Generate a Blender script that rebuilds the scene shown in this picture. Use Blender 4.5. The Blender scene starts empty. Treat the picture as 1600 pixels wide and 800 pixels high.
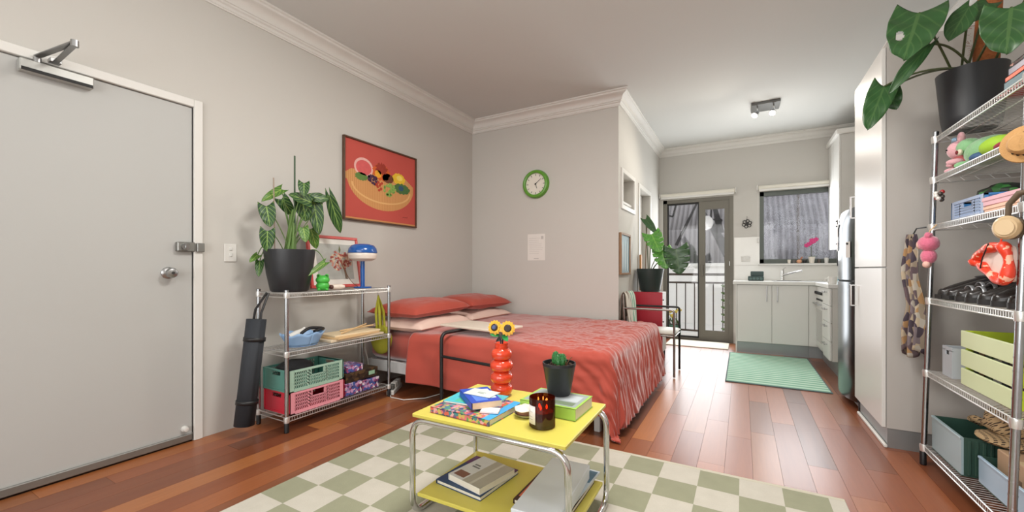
import bpy, bmesh, math, random
from mathutils import Vector, Matrix, noise
R = random.Random(7)
C = bpy.context.scene.collection
PI = math.pi

# ------------------------------------------------------------------ camera
cam_d = bpy.data.cameras.new('camera'); cam = bpy.data.objects.new('camera', cam_d); C.objects.link(cam)
cam_d.sensor_width = 36; cam_d.lens = 642/1600*36; cam_d.shift_y = 21/1600; cam_d.clip_start = .02
cam.location = (0, 0, 1.05); cam.rotation_euler = (PI/2, 0, math.radians(29.28))
bpy.context.scene.camera = cam
# ------------------------------------------------------------------ light
vs = bpy.context.scene.view_settings
vs.view_transform = 'Standard'; vs.look = 'None'; vs.exposure = 0.6; vs.gamma = 1; vs.use_curve_mapping = False
W = bpy.data.worlds.new('overcast'); bpy.context.scene.world = W; W.use_nodes = True
W.node_tree.nodes['Background'].inputs[0].default_value = (.96, .98, 1, 1)
W.node_tree.nodes['Background'].inputs[1].default_value = 1.35

def area(name, loc, rot, sx, sy, power, col=(1, 1, 1)):
    l = bpy.data.lights.new(name, 'AREA'); l.shape = 'RECTANGLE'; l.size = sx; l.size_y = sy; l.energy = power; l.color = col
    o = bpy.data.objects.new(name, l); C.objects.link(o); o.location = loc; o.rotation_euler = rot
    return o
area('rear_window_daylight', (-.75, -1.93, 1.5), (PI/2, 0, PI), 3.4, 2.1, 40, (1, .97, .93)).rotation_euler = (-PI/2, 0, PI)
area('balcony_door_daylight', (-.58, 6.56, 1.1), (PI/2, 0, 0), .9, 1.95, 17, (.95, .98, 1)).rotation_euler = (-PI/2, 0, 0)
area('kitchen_window_daylight', (.66, 6.5, 1.63), (-PI/2, 0, 0), .85, .9, 14, (.95, .98, 1))
ll = area('living_fill_light', (-.6, 1.75, 2.84), (0, 0, 0), .7, .7, 41, (1, .97, .92)); ll.data.shape = 'DISK'  # added out-of-view fill light, brightens the alcove and living area
pl_ = bpy.data.lights.new('upper_fill_light', 'POINT'); pl_.energy = 15; pl_.shadow_soft_size = .2; pl_.color = (1, .98, .95)  # added fill light without a fitting, lifts the living room ceiling
po0 = bpy.data.objects.new('upper_fill_light', pl_); C.objects.link(po0); po0.location = (-.9, .7, 2.35)

# ------------------------------------------------------------------ helpers
def lin(c):
    return tuple(((v/255)/12.92 if v/255 <= .04045 else ((v/255+.055)/1.055)**2.4) for v in c)
MC = {}
def mat(name, col, rough=.5, metal=0., var=.06, vs_=6., bump=0., bs=60., sheen=0., coat=0., alpha=None, trans=0., spec=.5, emit=0.):
    if name in MC: return MC[name]
    m = bpy.data.materials.new(name); m.use_nodes = True; n = m.node_tree.nodes; l = m.node_tree.links
    p = n['Principled BSDF']; c = lin(col)
    tc = n.new('ShaderNodeTexCoord')
    if var:
        nz = n.new('ShaderNodeTexNoise'); nz.inputs['Scale'].default_value = vs_; nz.inputs['Detail'].default_value = 4
        l.new(tc.outputs['Object'], nz.inputs['Vector'])
        mx = n.new('ShaderNodeMixRGB'); mx.blend_type = 'MIX'
        mx.inputs[1].default_value = tuple(v*(1-var) for v in c)+(1,); mx.inputs[2].default_value = tuple(min(1, v*(1+var)) for v in c)+(1,)
        l.new(nz.outputs[0], mx.inputs[0]); l.new(mx.outputs[0], p.inputs['Base Color'])
    else: p.inputs['Base Color'].default_value = c+(1,)
    p.inputs['Roughness'].default_value = rough; p.inputs['Metallic'].default_value = metal
    p.inputs['Specular IOR Level'].default_value = spec
    if sheen: p.inputs['Sheen Weight'].default_value = sheen; p.inputs['Sheen Roughness'].default_value = .4
    if coat: p.inputs['Coat Weight'].default_value = coat; p.inputs['Coat Roughness'].default_value = .08
    if trans: p.inputs['Transmission Weight'].default_value = trans
    if emit: p.inputs['Emission Color'].default_value = c+(1,); p.inputs['Emission Strength'].default_value = emit
    if bump:
        bz = n.new('ShaderNodeTexNoise'); bz.inputs['Scale'].default_value = bs; bz.inputs['Detail'].default_value = 3
        l.new(tc.outputs['Object'], bz.inputs['Vector'])
        b = n.new('ShaderNodeBump'); b.inputs['Strength'].default_value = bump; b.inputs['Distance'].default_value = .004
        l.new(bz.outputs[0], b.inputs['Height']); l.new(b.outputs[0], p.inputs['Normal'])
    MC[name] = m; return m

class NT:
    """small node-graph builder"""
    def __init__(s, name):
        s.m = bpy.data.materials.new(name); s.m.use_nodes = True; s.n = s.m.node_tree.nodes; s.l = s.m.node_tree.links
        s.p = s.n['Principled BSDF']; s.out = s.n['Material Output']; MC[name] = s.m
    def set(s, node, i, v):
        if hasattr(v, 'is_output') or isinstance(v, bpy.types.NodeSocket): s.l.new(v, node.inputs[i])
        else: node.inputs[i].default_value = v
    def math(s, op, a, b=0., c=None):
        k = s.n.new('ShaderNodeMath'); k.operation = op; s.set(k, 0, a); s.set(k, 1, b)
        if c is not None: s.set(k, 2, c)
        return k.outputs[0]
    def mix(s, f, a, b, mode='MIX'):
        k = s.n.new('ShaderNodeMixRGB'); k.blend_type = mode; s.set(k, 0, f)
        for i, v in ((1, a), (2, b)):
            if isinstance(v, tuple) and len(v) == 3: v = lin(v)+(1,)
            s.set(k, i, v)
        return k.outputs[0]
    def coord(s, kind='Object', scale=None, add=None):
        t = s.n.new('ShaderNodeTexCoord').outputs[kind]
        if scale or add is not None:
            k = s.n.new('ShaderNodeMapping'); s.l.new(t, k.inputs[0])
            if scale: k.inputs['Scale'].default_value = scale
            if add is not None: s.l.new(add, k.inputs['Location'])
            t = k.outputs[0]
        return t
    def noise(s, vec, scale, detail=3):
        k = s.n.new('ShaderNodeTexNoise'); s.l.new(vec, k.inputs['Vector']); k.inputs['Scale'].default_value = scale; k.inputs['Detail'].default_value = detail
        return k.outputs[0]
    def sep(s, v):
        k = s.n.new('ShaderNodeSeparateXYZ'); s.l.new(v, k.inputs[0]); return k.outputs
    def bump(s, h, strength=.3, dist=.004):
        b = s.n.new('ShaderNodeBump'); b.inputs['Strength'].default_value = strength; b.inputs['Distance'].default_value = dist
        s.l.new(h, b.inputs['Height']); s.l.new(b.outputs[0], s.p.inputs['Normal'])

class MB:
    def __init__(s): s.v = []; s.f = []; s.mi = []; s.uv = {}
    def add(s, vs_, fs, m=0):
        o = len(s.v); s.v += [tuple(v) for v in vs_]
        for f in fs: s.f.append(tuple(i+o for i in f)); s.mi.append(m)
        return s
    def box(s, c, d, bev=0., m=0, rot=None):
        hx, hy, hz = d[0]/2, d[1]/2, d[2]/2; k = min(bev, hx*.9, hy*.9, hz*.9)
        vs_ = []; fs = []
        sg = [(a, b, e) for a in (-1, 1) for b in (-1, 1) for e in (-1, 1)]
        if k <= 0:
            vs_ = [Vector((a*hx, b*hy, e*hz)) for a, b, e in sg]
            fs = [(0, 1, 3, 2), (4, 6, 7, 5), (0, 4, 5, 1), (2, 3, 7, 6), (0, 2, 6, 4), (1, 5, 7, 3)]
        else:
            ix = {}
            for q in sg:
                a, b, e = q
                for ax, w in enumerate(((a*hx, b*(hy-k), e*(hz-k)), (a*(hx-k), b*hy, e*(hz-k)), (a*(hx-k), b*(hy-k), e*hz))):
                    ix[q, ax] = len(vs_); vs_.append(Vector(w))
            for ax in range(3):
                o1, o2 = [i for i in range(3) if i != ax]
                for sv in (-1, 1):
                    cyc = []
                    for p, q in ((-1, -1), (1, -1), (1, 1), (-1, 1)):
                        t = [0, 0, 0]; t[ax] = sv; t[o1] = p; t[o2] = q; cyc.append(ix[tuple(t), ax])
                    fs.append(tuple(cyc))
                for p in (-1, 1):
                    for q in (-1, 1):
                        t1 = [0, 0, 0]; t1[o1] = p; t1[o2] = q; t2 = t1[:]; t1[ax] = -1; t2[ax] = 1
                        t1, t2 = tuple(t1), tuple(t2)
                        fs.append((ix[t1, o1], ix[t2, o1], ix[t2, o2], ix[t1, o2]))
            for q in sg: fs.append((ix[q, 0], ix[q, 1], ix[q, 2]))
        M_ = Matrix.Identity(3)
        if rot is not None: M_ = Matrix.Rotation(rot, 3, 'Z') if isinstance(rot, (int, float)) else rot
        c = Vector(c); return s.add([M_ @ v + c for v in vs_], fs, m)
    def bx(s, x0, x1, y0, y1, z0, z1, bev=0., m=0):
        return s.box(((x0+x1)/2, (y0+y1)/2, (z0+z1)/2), (abs(x1-x0), abs(y1-y0), abs(z1-z0)), bev, m)
    def tube(s, pts, r, seg=8, m=0, closed=False, caps=True):
        pts = [Vector(p) for p in pts]; n = len(pts); rs = r if isinstance(r, (list, tuple)) else [r]*n
        tans = []
        for i in range(n):
            a = pts[(i-1) % n] if closed or i > 0 else pts[i]; b = pts[(i+1) % n] if closed or i < n-1 else pts[i]
            t = b-a; tans.append(t.normalized() if t.length > 1e-9 else Vector((0, 0, 1)))
        u = tans[0].orthogonal().normalized(); vs_ = []
        for i in range(n):
            t = tans[i]; u = (u - t*u.dot(t)); u = u.normalized() if u.length > 1e-6 else t.orthogonal().normalized(); w = t.cross(u)
            for k in range(seg):
                a = 2*PI*k/seg; vs_.append(pts[i]+(u*math.cos(a)+w*math.sin(a))*rs[i])
        fs = []
        for i in range(n if closed else n-1):
            j = (i+1) % n
            for k in range(seg): fs.append((i*seg+k, i*seg+(k+1) % seg, j*seg+(k+1) % seg, j*seg+k))
        if caps and not closed: fs.append(tuple(range(seg-1, -1, -1))); fs.append(tuple((n-1)*seg+k for k in range(seg)))
        return s.add(vs_, fs, m)
    def bar(s, a, b, r, seg=6, m=0): return s.tube([a, b], r, seg, m)
    def lathe(s, prof, c=(0, 0, 0), seg=28, m=0, sx=1, sy=1, rot=None, caps=True):
        c = Vector(c); vs_ = []; fs = []; n = len(prof)
        for r, z in prof:
            for k in range(seg):
                a = 2*PI*k/seg; v = Vector((r*sx*math.cos(a), r*sy*math.sin(a), z)); vs_.append((rot @ v if rot is not None else v)+c)
        for i in range(n-1):
            for k in range(seg): fs.append((i*seg+k, i*seg+(k+1) % seg, (i+1)*seg+(k+1) % seg, (i+1)*seg+k))
        if caps and prof[0][0] > 1e-5: fs.append(tuple(range(seg-1, -1, -1)))
        if caps and prof[-1][0] > 1e-5: fs.append(tuple((n-1)*seg+k for k in range(seg)))
        return s.add(vs_, fs, m)
    def ball(s, c, r, seg=16, rings=10, m=0, fn=None, rot=None):
        r = (r, r, r) if isinstance(r, (int, float)) else r; c = Vector(c); vs_ = []; fs = []
        for i in range(rings+1):
            th = PI*i/rings
            for k in range(seg):
                ph = 2*PI*k/seg; d = Vector((math.sin(th)*math.cos(ph), math.sin(th)*math.sin(ph), math.cos(th))); g = fn(d) if fn else 1
                v = Vector((d.x*r[0], d.y*r[1], d.z*r[2]))*g; vs_.append((rot @ v if rot is not None else v)+c)
        for i in range(rings):
            for k in range(seg): fs.append((i*seg+k, (i+1)*seg+k, (i+1)*seg+(k+1) % seg, i*seg+(k+1) % seg))
        return s.add(vs_, fs, m)
    def prism(s, poly, o, ux, uy, d, m=0):
        """polygon (2D) in plane o+ux*a+uy*b pushed along d"""
        o, ux, uy, d = Vector(o), Vector(ux), Vector(uy), Vector(d); n = len(poly)
        vs_ = [o+ux*a+uy*b for a, b in poly]+[o+ux*a+uy*b+d for a, b in poly]
        fs = [tuple(range(n-1, -1, -1)), tuple(range(n, 2*n))]+[(i, (i+1) % n, n+(i+1) % n, n+i) for i in range(n)]
        return s.add(vs_, fs, m)
    def grid(s, fn, nu, nv, m=0, skip=None, uv=False):
        o = len(s.v); vs_ = [fn(i/nu, j/nv) for i in range(nu+1) for j in range(nv+1)]
        if uv:
            for i in range(nu+1):
                for j in range(nv+1): s.uv[o+i*(nv+1)+j] = (i/nu, j/nv)
        fs = [(i*(nv+1)+j, (i+1)*(nv+1)+j, (i+1)*(nv+1)+j+1, i*(nv+1)+j+1) for i in range(nu) for j in range(nv) if not (skip and skip(i/nu, j/nv))]
        return s.add(vs_, fs, m)
    def build(s, name, mats, parent=None, smooth=40, solid=0., kind=None, label=None, recalc=True):
        me = bpy.data.meshes.new(name); me.from_pydata(s.v, [], s.f)
        if not isinstance(mats, (list, tuple)): mats = [mats]
        for m in mats: me.materials.append(m)
        me.polygons.foreach_set('material_index', s.mi)
        if s.uv:
            ul = me.uv_layers.new(name='UVMap')
            for lp in me.loops: ul.data[lp.index].uv = s.uv.get(lp.vertex_index, (0, 0))
        if recalc:
            b = bmesh.new(); b.from_mesh(me); bmesh.ops.recalc_face_normals(b, faces=b.faces); b.to_mesh(me); b.free()
        if smooth: me.shade_smooth(); me.set_sharp_from_angle(angle=math.radians(smooth))
        o = bpy.data.objects.new(name, me); C.objects.link(o)
        if parent is not None: o.parent = parent
        if solid:
            md = o.modifiers.new('solid', 'SOLIDIFY'); md.thickness = solid; md.offset = 0
        if kind: o['kind'] = kind
        if label: o['label'] = label
        return o

def tag(o, label, cat, group=None):
    o['label'] = label; o['category'] = cat
    if group: o['group'] = group
    return o
def thing(name, label, cat, loc=(0, 0, 0), rz=0., group=None, rot=None):
    o = bpy.data.objects.new(name, None); C.objects.link(o); o.location = loc; o.empty_display_size = .05
    o.rotation_euler = rot if rot else (0, 0, rz)
    return tag(o, label, cat, group)
def struct(o): o['kind'] = 'structure'; return o
def rounded(pts, r, n=5):
    """polyline with rounded corners"""
    pts = [Vector(p) for p in pts]; out = [pts[0]]
    for i in range(1, len(pts)-1):
        p = pts[i]; a = (pts[i-1]-p); b = (pts[i+1]-p); k = min(r, a.length*.49, b.length*.49); a = p+a.normalized()*k; b = p+b.normalized()*k
        for j in range(n+1):
            t = j/n; out.append(a*(1-t)**2+p*2*t*(1-t)+b*t*t)
    return out+[pts[-1]]

# ------------------------------------------------------------------ leaves
def leaf(b, base, tip, width, face=(0, 0, 1.05), up=.35, lobe=.22, droop=.12, cup=.12, nu=16, nv=8, notch=0, holes=(), hw=None, m=0, roll=0.):
    base, tip = Vector(base), Vector(tip); L = tip-base; ln = L.length; t = L.normalized()
    nrm = (Vector(face)-(base+tip)/2).normalized()+Vector((0, 0, up)); nrm = (nrm-t*nrm.dot(t)).normalized()
    nrm = Matrix.Rotation(roll, 3, t) @ nrm; w = t.cross(nrm)
    def half(u):
        if hw == 'lance': return math.sin(PI*min(1, u*.93+.07))**.8*.5
        return max(0, (1-u))**.72*(u+.28)**.5*.82
    def fn(u, v):
        s = v*2-1; a = abs(s); h = half(u)*width
        if notch:
            k = (u*notch+.15) % 1
            if .14 < u < .84 and k < .17: h *= .56-.08*math.sin(u*23)
        y = u*ln-lobe*ln*(a**1.4)*(1-u)**2.2
        y += .10*ln*a*a*u*(1-u)
        return base+t*y+w*(s*h)+nrm*(-droop*ln*u*u+cup*h*a*a*1.2+.03*width*math.sin(u*19+s*2)*a)
    def skip(u, v):
        for hu, hv, ru, rv in holes:
            if ((u-hu)/ru)**2+((v-hv)/rv)**2 < 1: return True
        return False
    b.grid(fn, nu, nv, m, skip if holes else None, uv=True); return b
def bow(a, c, k, n=10, up=(0, 0, 1)):
    a, c, up = Vector(a), Vector(c), Vector(up)
    return [a.lerp(c, i/n)+up*(k*4*(i/n)*(1-i/n)) for i in range(n+1)]

# ------------------------------------------------------------------ materials
M_wall = mat('painted_wall', (196, 193, 187), .85, var=.015, vs_=2, bump=.05, bs=180)
M_ceil = mat('ceiling_paint', (203, 204, 201), .9, var=.01, vs_=2)
M_white = mat('white_paint', (216, 214, 209), .45, var=.015)
M_door = mat('door_paint', (178, 178, 175), .5, var=.02, vs_=2)
M_gloss = mat('white_laminate', (214, 213, 209), .34, var=.01)
M_chrome = mat('chrome', (215, 215, 215), .12, 1, var=.02)
M_steel = mat('brushed_steel', (165, 165, 165), .3, 1, var=.06, vs_=30)
M_zinc = mat('zinc_wire', (222, 222, 220), .32, .75, var=.04)
M_post = mat('zinc_post', (176, 180, 184), .25, 1, var=.06)
M_black = mat('black_plastic', (24, 24, 26), .45, var=.1)
M_dark = mat('dark_gap', (38, 38, 38), .7, var=.1)
M_grey = mat('grey_metal', (140, 140, 136), .4, .7, var=.04)
M_kick = mat('aluminium_kick', (150, 154, 154), .35, .6, var=.05)
M_alu = mat('window_aluminium', (104, 100, 90), .45, .25, var=.04)
M_pot = mat('matt_charcoal_pot', (34, 36, 40), .42, var=.08)
M_soil = mat('potting_soil', (62, 44, 32), .95, var=.5, vs_=60, bump=1., bs=80)
M_coral = mat('coral_linen', (172, 69, 54), .75, var=.07, vs_=9, bump=.25, bs=260, sheen=.6)
M_pale = mat('pale_pink_linen', (226, 196, 182), .85, var=.05, bump=.2, bs=200, sheen=.2)
M_yellow = mat('yellow_lacquer', (206, 194, 88), .35, var=.03)
M_paper = mat('page_block', (226, 220, 206), .8, var=.05, vs_=40)
M_wood = mat('pale_wood', (214, 180, 132), .55, var=.12, vs_=18)
M_brownwood = mat('brown_wood', (112, 74, 44), .5, var=.15, vs_=25)

def glass_mat(name, tint=(1, 1, 1), gloss=.03, frost=0.):
    g = NT(name); g.n.remove(g.p)
    t = g.n.new('ShaderNodeBsdfTransparent'); t.inputs[0].default_value = tint+(1,)
    s_ = g.n.new('ShaderNodeBsdfGlossy'); s_.inputs['Roughness'].default_value = .03
    mx = g.n.new('ShaderNodeMixShader'); mx.inputs[0].default_value = gloss; g.l.new(t.outputs[0], mx.inputs[1]); g.l.new(s_.outputs[0], mx.inputs[2]); o = mx.outputs[0]
    if frost:
        d = g.n.new('ShaderNodeBsdfTranslucent'); d.inputs[0].default_value = (.85, .87, .9, 1)
        co = g.coord('Object'); nz = g.noise(co, 120, 4); f2 = g.noise(co, 5, 3)
        f = g.math('MULTIPLY', g.math('GREATER_THAN', nz, .52), g.math('MULTIPLY', f2, frost))
        m2 = g.n.new('ShaderNodeMixShader'); g.l.new(f, m2.inputs[0]); g.l.new(o, m2.inputs[1]); g.l.new(d.outputs[0], m2.inputs[2]); o = m2.outputs[0]
    g.l.new(o, g.out.inputs[0]); return g.m
M_glass = glass_mat('door_glass')
M_frost = glass_mat('rain_flecked_glass', (.97, .97, 1), .03, .6)

# timber plank: tone per object, grain along the board
def plank_mat():
    g = NT('jarrah_plank'); oi = g.n.new('ShaderNodeObjectInfo').outputs['Random']
    cmb = g.n.new('ShaderNodeCombineXYZ'); g.l.new(g.math('MULTIPLY', oi, 40.), cmb.inputs[0]); g.l.new(g.math('MULTIPLY', oi, 91.), cmb.inputs[1])
    co = g.coord('Object', (26, 1.6, 1), cmb.outputs[0])
    r = g.n.new('ShaderNodeValToRGB'); g.l.new(oi, r.inputs[0]); e = r.color_ramp.elements
    cols = [(84, 42, 26), (134, 70, 38), (108, 54, 30), (160, 90, 48), (138, 70, 38), (186, 116, 62), (92, 48, 32), (164, 96, 54)]
    e[0].position = 0; e[0].color = lin(cols[0])+(1,); e[1].position = 1; e[1].color = lin(cols[-1])+(1,)
    for i in range(1, 7):
        k = e.new(i/7); k.color = lin(cols[i])+(1,)
    nz = g.noise(co, 3.2, 6); n2 = g.noise(co, .9, 2)
    c = g.mix(g.math('MULTIPLY', nz, .42), r.outputs[0], (76, 36, 22), 'MIX'); c = g.mix(g.math('MULTIPLY', n2, .2), c, (184, 122, 80))
    g.l.new(c, g.p.inputs['Base Color'])
    g.p.inputs['Roughness'].default_value = .36; g.p.inputs['Coat Weight'].default_value = .22; g.p.inputs['Coat Roughness'].default_value = .2
    g.bump(nz, .06, .002); return g.m
M_plank = plank_mat()
M_sub = mat('dark_subfloor', (40, 20, 12), .7, var=.1)

def rug_mat():
    g = NT('checked_rug'); co = g.coord('Object'); x, y, z = g.sep(co)
    S = .177
    fx = g.math('FLOOR', g.math('DIVIDE', g.math('ADD', x, 1.96), S)); fy = g.math('FLOOR', g.math('DIVIDE', g.math('ADD', y, -1.272+S*30), S))
    p = g.math('MODULO', g.math('ABSOLUTE', g.math('ADD', fx, fy)), 2.)
    nz = g.noise(co, 220, 2); n2 = g.noise(co, 14, 3)
    a = g.mix(n2, (184, 179, 166), (200, 195, 183)); b = g.mix(n2, (134, 136, 110), (148, 149, 122))
    c = g.mix(p, a, b)
    edge = g.math('GREATER_THAN', y, 2.335); c = g.mix(edge, c, (196, 190, 172))
    c = g.mix(g.math('MULTIPLY', nz, .18), c, (120, 116, 98)); g.l.new(c, g.p.inputs['Base Color'])
    g.p.inputs['Roughness'].default_value = .95; g.p.inputs['Sheen Weight'].default_value = .15; g.bump(nz, .35, .003); return g.m

def mat_stripe(name, c1, c2, axis, period, duty=.5, border=None, bump=.3, rough=.9):
    g = NT(name); co = g.coord('Object'); a = g.sep(co)[axis]
    f = g.math('FRACT', g.math('ADD', g.math('DIVIDE', a, period), 100.)); k = g.math('GREATER_THAN', f, duty)
    nz = g.noise(co, 150, 2); c = g.mix(k, c1, c2); c = g.mix(g.math('MULTIPLY', nz, .2), c, tuple(int(v*.6) for v in c1))
    g.l.new(c, g.p.inputs['Base Color']); g.p.inputs['Roughness'].default_value = rough
    if bump: g.bump(nz, bump, .003)
    return g.m

def patch_mat(name, cols, scale, rough=.5, stretch=(1, 1, 1), sharp=True):
    """printed multicolour pattern: voronoi cells through a colour ramp"""
    g = NT(name); co = g.coord('Object', stretch); v = g.n.new('ShaderNodeTexVoronoi'); v.inputs['Scale'].default_value = scale; g.l.new(co, v.inputs['Vector'])
    w = g.n.new('ShaderNodeTexWhiteNoise'); g.l.new(v.outputs['Color'], w.inputs['Vector'])
    r = g.n.new('ShaderNodeValToRGB'); r.color_ramp.interpolation = 'CONSTANT'; g.l.new(w.outputs[0], r.inputs[0]); e = r.color_ramp.elements
    e[0].position = 0; e[0].color = lin(cols[0])+(1,); e[1].position = 1/len(cols); e[1].color = lin(cols[1])+(1,)
    for i in range(2, len(cols)): k = e.new(i/len(cols)); k.color = lin(cols[i])+(1,)
    g.l.new(r.outputs[0], g.p.inputs['Base Color']); g.p.inputs['Roughness'].default_value = rough; return g.m

def leaf_mat(name, base, vein, nv=7., light=.35, rough=.4, back=None):
    g = NT(name); uv = g.coord('UV'); u, v, _ = g.sep(uv)
    d = g.math('ABSOLUTE', g.math('SUBTRACT', v, .5)); mid = g.math('LESS_THAN', d, .035)
    ph = g.math('FRACT', g.math('ADD', g.math('SUBTRACT', g.math('MULTIPLY', u, nv), g.math('MULTIPLY', d, nv*.9)), 10.))
    lat = g.math('LESS_THAN', ph, .16); vn = g.math('MAXIMUM', mid, g.math('MULTIPLY', lat, .75))
    co = g.coord('Object'); nz = g.noise(co, 14, 3)
    b2 = tuple(int(x*1.35) for x in base); c = g.mix(nz, base, b2); c = g.mix(g.math('MULTIPLY', vn, light), c, vein)
    g.l.new(c, g.p.inputs['Base Color']); g.p.inputs['Roughness'].default_value = rough
    g.p.inputs['Subsurface Weight'].default_value = 0
    return g.m
M_alo = leaf_mat('velvet_leaf', (24, 58, 22), (140, 170, 86), 5., .8, .42)
M_alo2 = leaf_mat('young_velvet_leaf', (58, 94, 32), (160, 184, 90), 5., .8, .42)
M_mon = leaf_mat('monstera_leaf', (36, 66, 34), (92, 122, 70), 5., .35, .38)
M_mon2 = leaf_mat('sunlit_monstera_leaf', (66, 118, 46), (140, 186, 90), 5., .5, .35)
M_stem = mat('green_stem', (86, 116, 52), .5, var=.15)
M_stemd = mat('dark_stem', (64, 74, 40), .5, var=.15)

# ------------------------------------------------------------------ room
XL, XR, YA, XK, YB, YR, ZC = -2.943, 1.37, 4.235, -1.115, 6.62, -2.0, 2.87
floor = struct(MB().bx(XL-.2, XR+.2, YR-.2, YB+.2, -.12, -.014).build('floor', M_sub, smooth=0))
PW = .13; lens = [.72, .95, 1.2, 1.45]
pm = [MB().box((0, L/2, -.0075), (PW-.0012, L-.0012, .015), 0) for L in lens]
pme = []
for k, b in enumerate(pm):
    o = b.build('plank', M_plank, smooth=0); pme.append(o.data); bpy.data.objects.remove(o)
x = XL+PW/2; Rp = random.Random(11)
while x < XR+.02:
    y = -.55-Rp.random()*.7
    while y < YB-.02:
        k = Rp.randrange(4); L = lens[k]
        if not (x < XK-.1 and y > YA):
            o = bpy.data.objects.new('plank', pme[k]); o.location = (x, y, 0); o.parent = floor; C.objects.link(o)
            if y+L > YB: o.scale.y = (YB-y)/L
            elif x < XK-.1 and y+L > YA: o.scale.y = (YA-y)/L
        y += L
    x += PW
struct(MB().bx(XL-.2, XR+.2, YR-.2, YB+.2, ZC, ZC+.12).build('ceiling', M_ceil, smooth=0))
# left wall with its door opening
b = MB(); DY0, DY1, DZ = .31, 1.244, 2.045
b.bx(XL-.15, XL, YR, DY0, 0, ZC).bx(XL-.15, XL, DY1, YA+.15, 0, ZC).bx(XL-.15, XL, DY0, DY1, DZ, ZC).bx(XL-.3, XL-.15, DY0-.1, DY1+.1, 0, DZ+.1)
struct(b.build('wall_left', M_wall, smooth=0))
struct(MB().bx(XL, XK-.14, YA, YA+.12, 0, ZC).bx(XK-.14, XK, YA, YA+.07, 0, ZC).build('wall_alcove', M_wall, smooth=0))
# kitchen side wall with niche and doorway
b = MB(); n0, n1, nz0, nz1 = 4.38, 4.9, 1.74, 2.08; d0, d1, dz = 5.2, 5.86, 2.06
b.bx(XK-.14, XK, YA+.07, n0, 0, ZC).bx(XK-.14, XK, n0, n1, 0, nz0).bx(XK-.14, XK, n0, n1, nz1, ZC).bx(XK-.14, XK, n1, d0, 0, ZC)
b.bx(XK-.14, XK, d0, d1, dz, ZC).bx(XK-.14, XK, d1, YB+.15, 0, ZC)
struct(b.build('wall_kitchen_side', M_wall, smooth=0))
struct(MB().bx(XK-.2, XK-.14, YA+.12, YB+.15, 0, ZC).build('wall_bathroom', M_white, smooth=0))
# kitchen end wall with door and window openings
b = MB(); kd0, kd1, kdz = -1.06, -.11, 2.10; w0, w1, wz0, wz1 = .208, 1.12, 1.13, 2.12
b.bx(XK-.2, kd0, YB, YB+.16, 0, ZC).bx(kd0, kd1, YB, YB+.16, kdz, ZC).bx(kd1, w0, YB, YB+.16, 0, ZC).bx(w0, w1, YB, YB+.16, 0, wz0).bx(w0, w1, YB, YB+.16, wz1, ZC).bx(w1, XR+.15, YB, YB+.16, 0, ZC)
struct(b.build('wall_kitchen_end', M_wall, smooth=0))
struct(MB().bx(XR, XR+.15, YR, YB+.15, 0, ZC).build('wall_right', M_wall, smooth=0))
b = MB(); b.bx(XL-.15, -2.5, YR-.15, YR, 0, ZC).bx(1.0, XR+.15, YR-.15, YR, 0, ZC).bx(-2.5, 1, YR-.15, YR, 0, .4).bx(-2.5, 1, YR-.15, YR, 2.55, ZC)
struct(b.build('wall_rear', M_wall, smooth=0))
b = MB(); b.bx(-2.5, -2.44, YR-.12, YR-.04, .4, 2.55).bx(.94, 1, YR-.12, YR-.04, .4, 2.55).bx(-.78, -.72, YR-.12, YR-.04, .4, 2.55).bx(-2.5, 1, YR-.12, YR-.04, .4, .46).bx(-2.5, 1, YR-.12, YR-.04, 2.49, 2.55)
wr = struct(b.build('window_1', M_alu, smooth=0))
MB().bx(-2.44, .94, YR-.085, YR-.08, .46, 2.49).build('pane', M_glass, wr, smooth=0)

# cornices
def cornice(name, path, prof, sc=1., ends=(0, 0)):
    n = len(path); dirs = []
    for i in range(n-1):
        d = Vector(path[i+1])-Vector(path[i]); dirs.append(d.normalized())
    rt = lambda d: Vector((d.y, -d.x))
    off = []
    for i in range(n):
        if i == 0: off.append(rt(dirs[0])+dirs[0]*ends[0])
        elif i == n-1: off.append(rt(dirs[-1])+dirs[-1]*ends[1])
        else:
            a, c = rt(dirs[i-1]), rt(dirs[i]); off.append((a+c)/(1+a.dot(c)))
    for i in range(n-1):
        b = MB(); vs_ = []
        for j in (i, i+1):
            for d, z in prof: vs_.append((path[j][0]+off[j].x*d*sc, path[j][1]+off[j].y*d*sc, ZC-z*sc))
        k = len(prof); b.add(vs_, [(q, (q+1) % k, k+(q+1) % k, k+q) for q in range(k)]+[tuple(range(k)), tuple(range(2*k-1, k-1, -1))])
        struct(b.build(f'trim_{name+i}', M_white, smooth=25))
prof = [(0, 0), (.125, 0), (.125, .014), (.112, .018), (.108, .03), (.092, .036)]
prof += [(.092-.05*math.sin(t*PI/2), .036+.052*(1-math.cos(t*PI/2))) for t in (.25, .5, .75, 1)]
prof += [(.034, .09), (.034, .102), (.022, .108), (.018, .124), (.012, .128), (.012, .136), (0, .136)]
cornice(1, [(XL, YR), (XL, YA), (XK, YA)], prof, 1., (0, 1))
cornice(3, [(XK, YA), (XK, YB), (XR, YB), (XR, YR)], prof, .8, (-1, 0))

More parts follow.
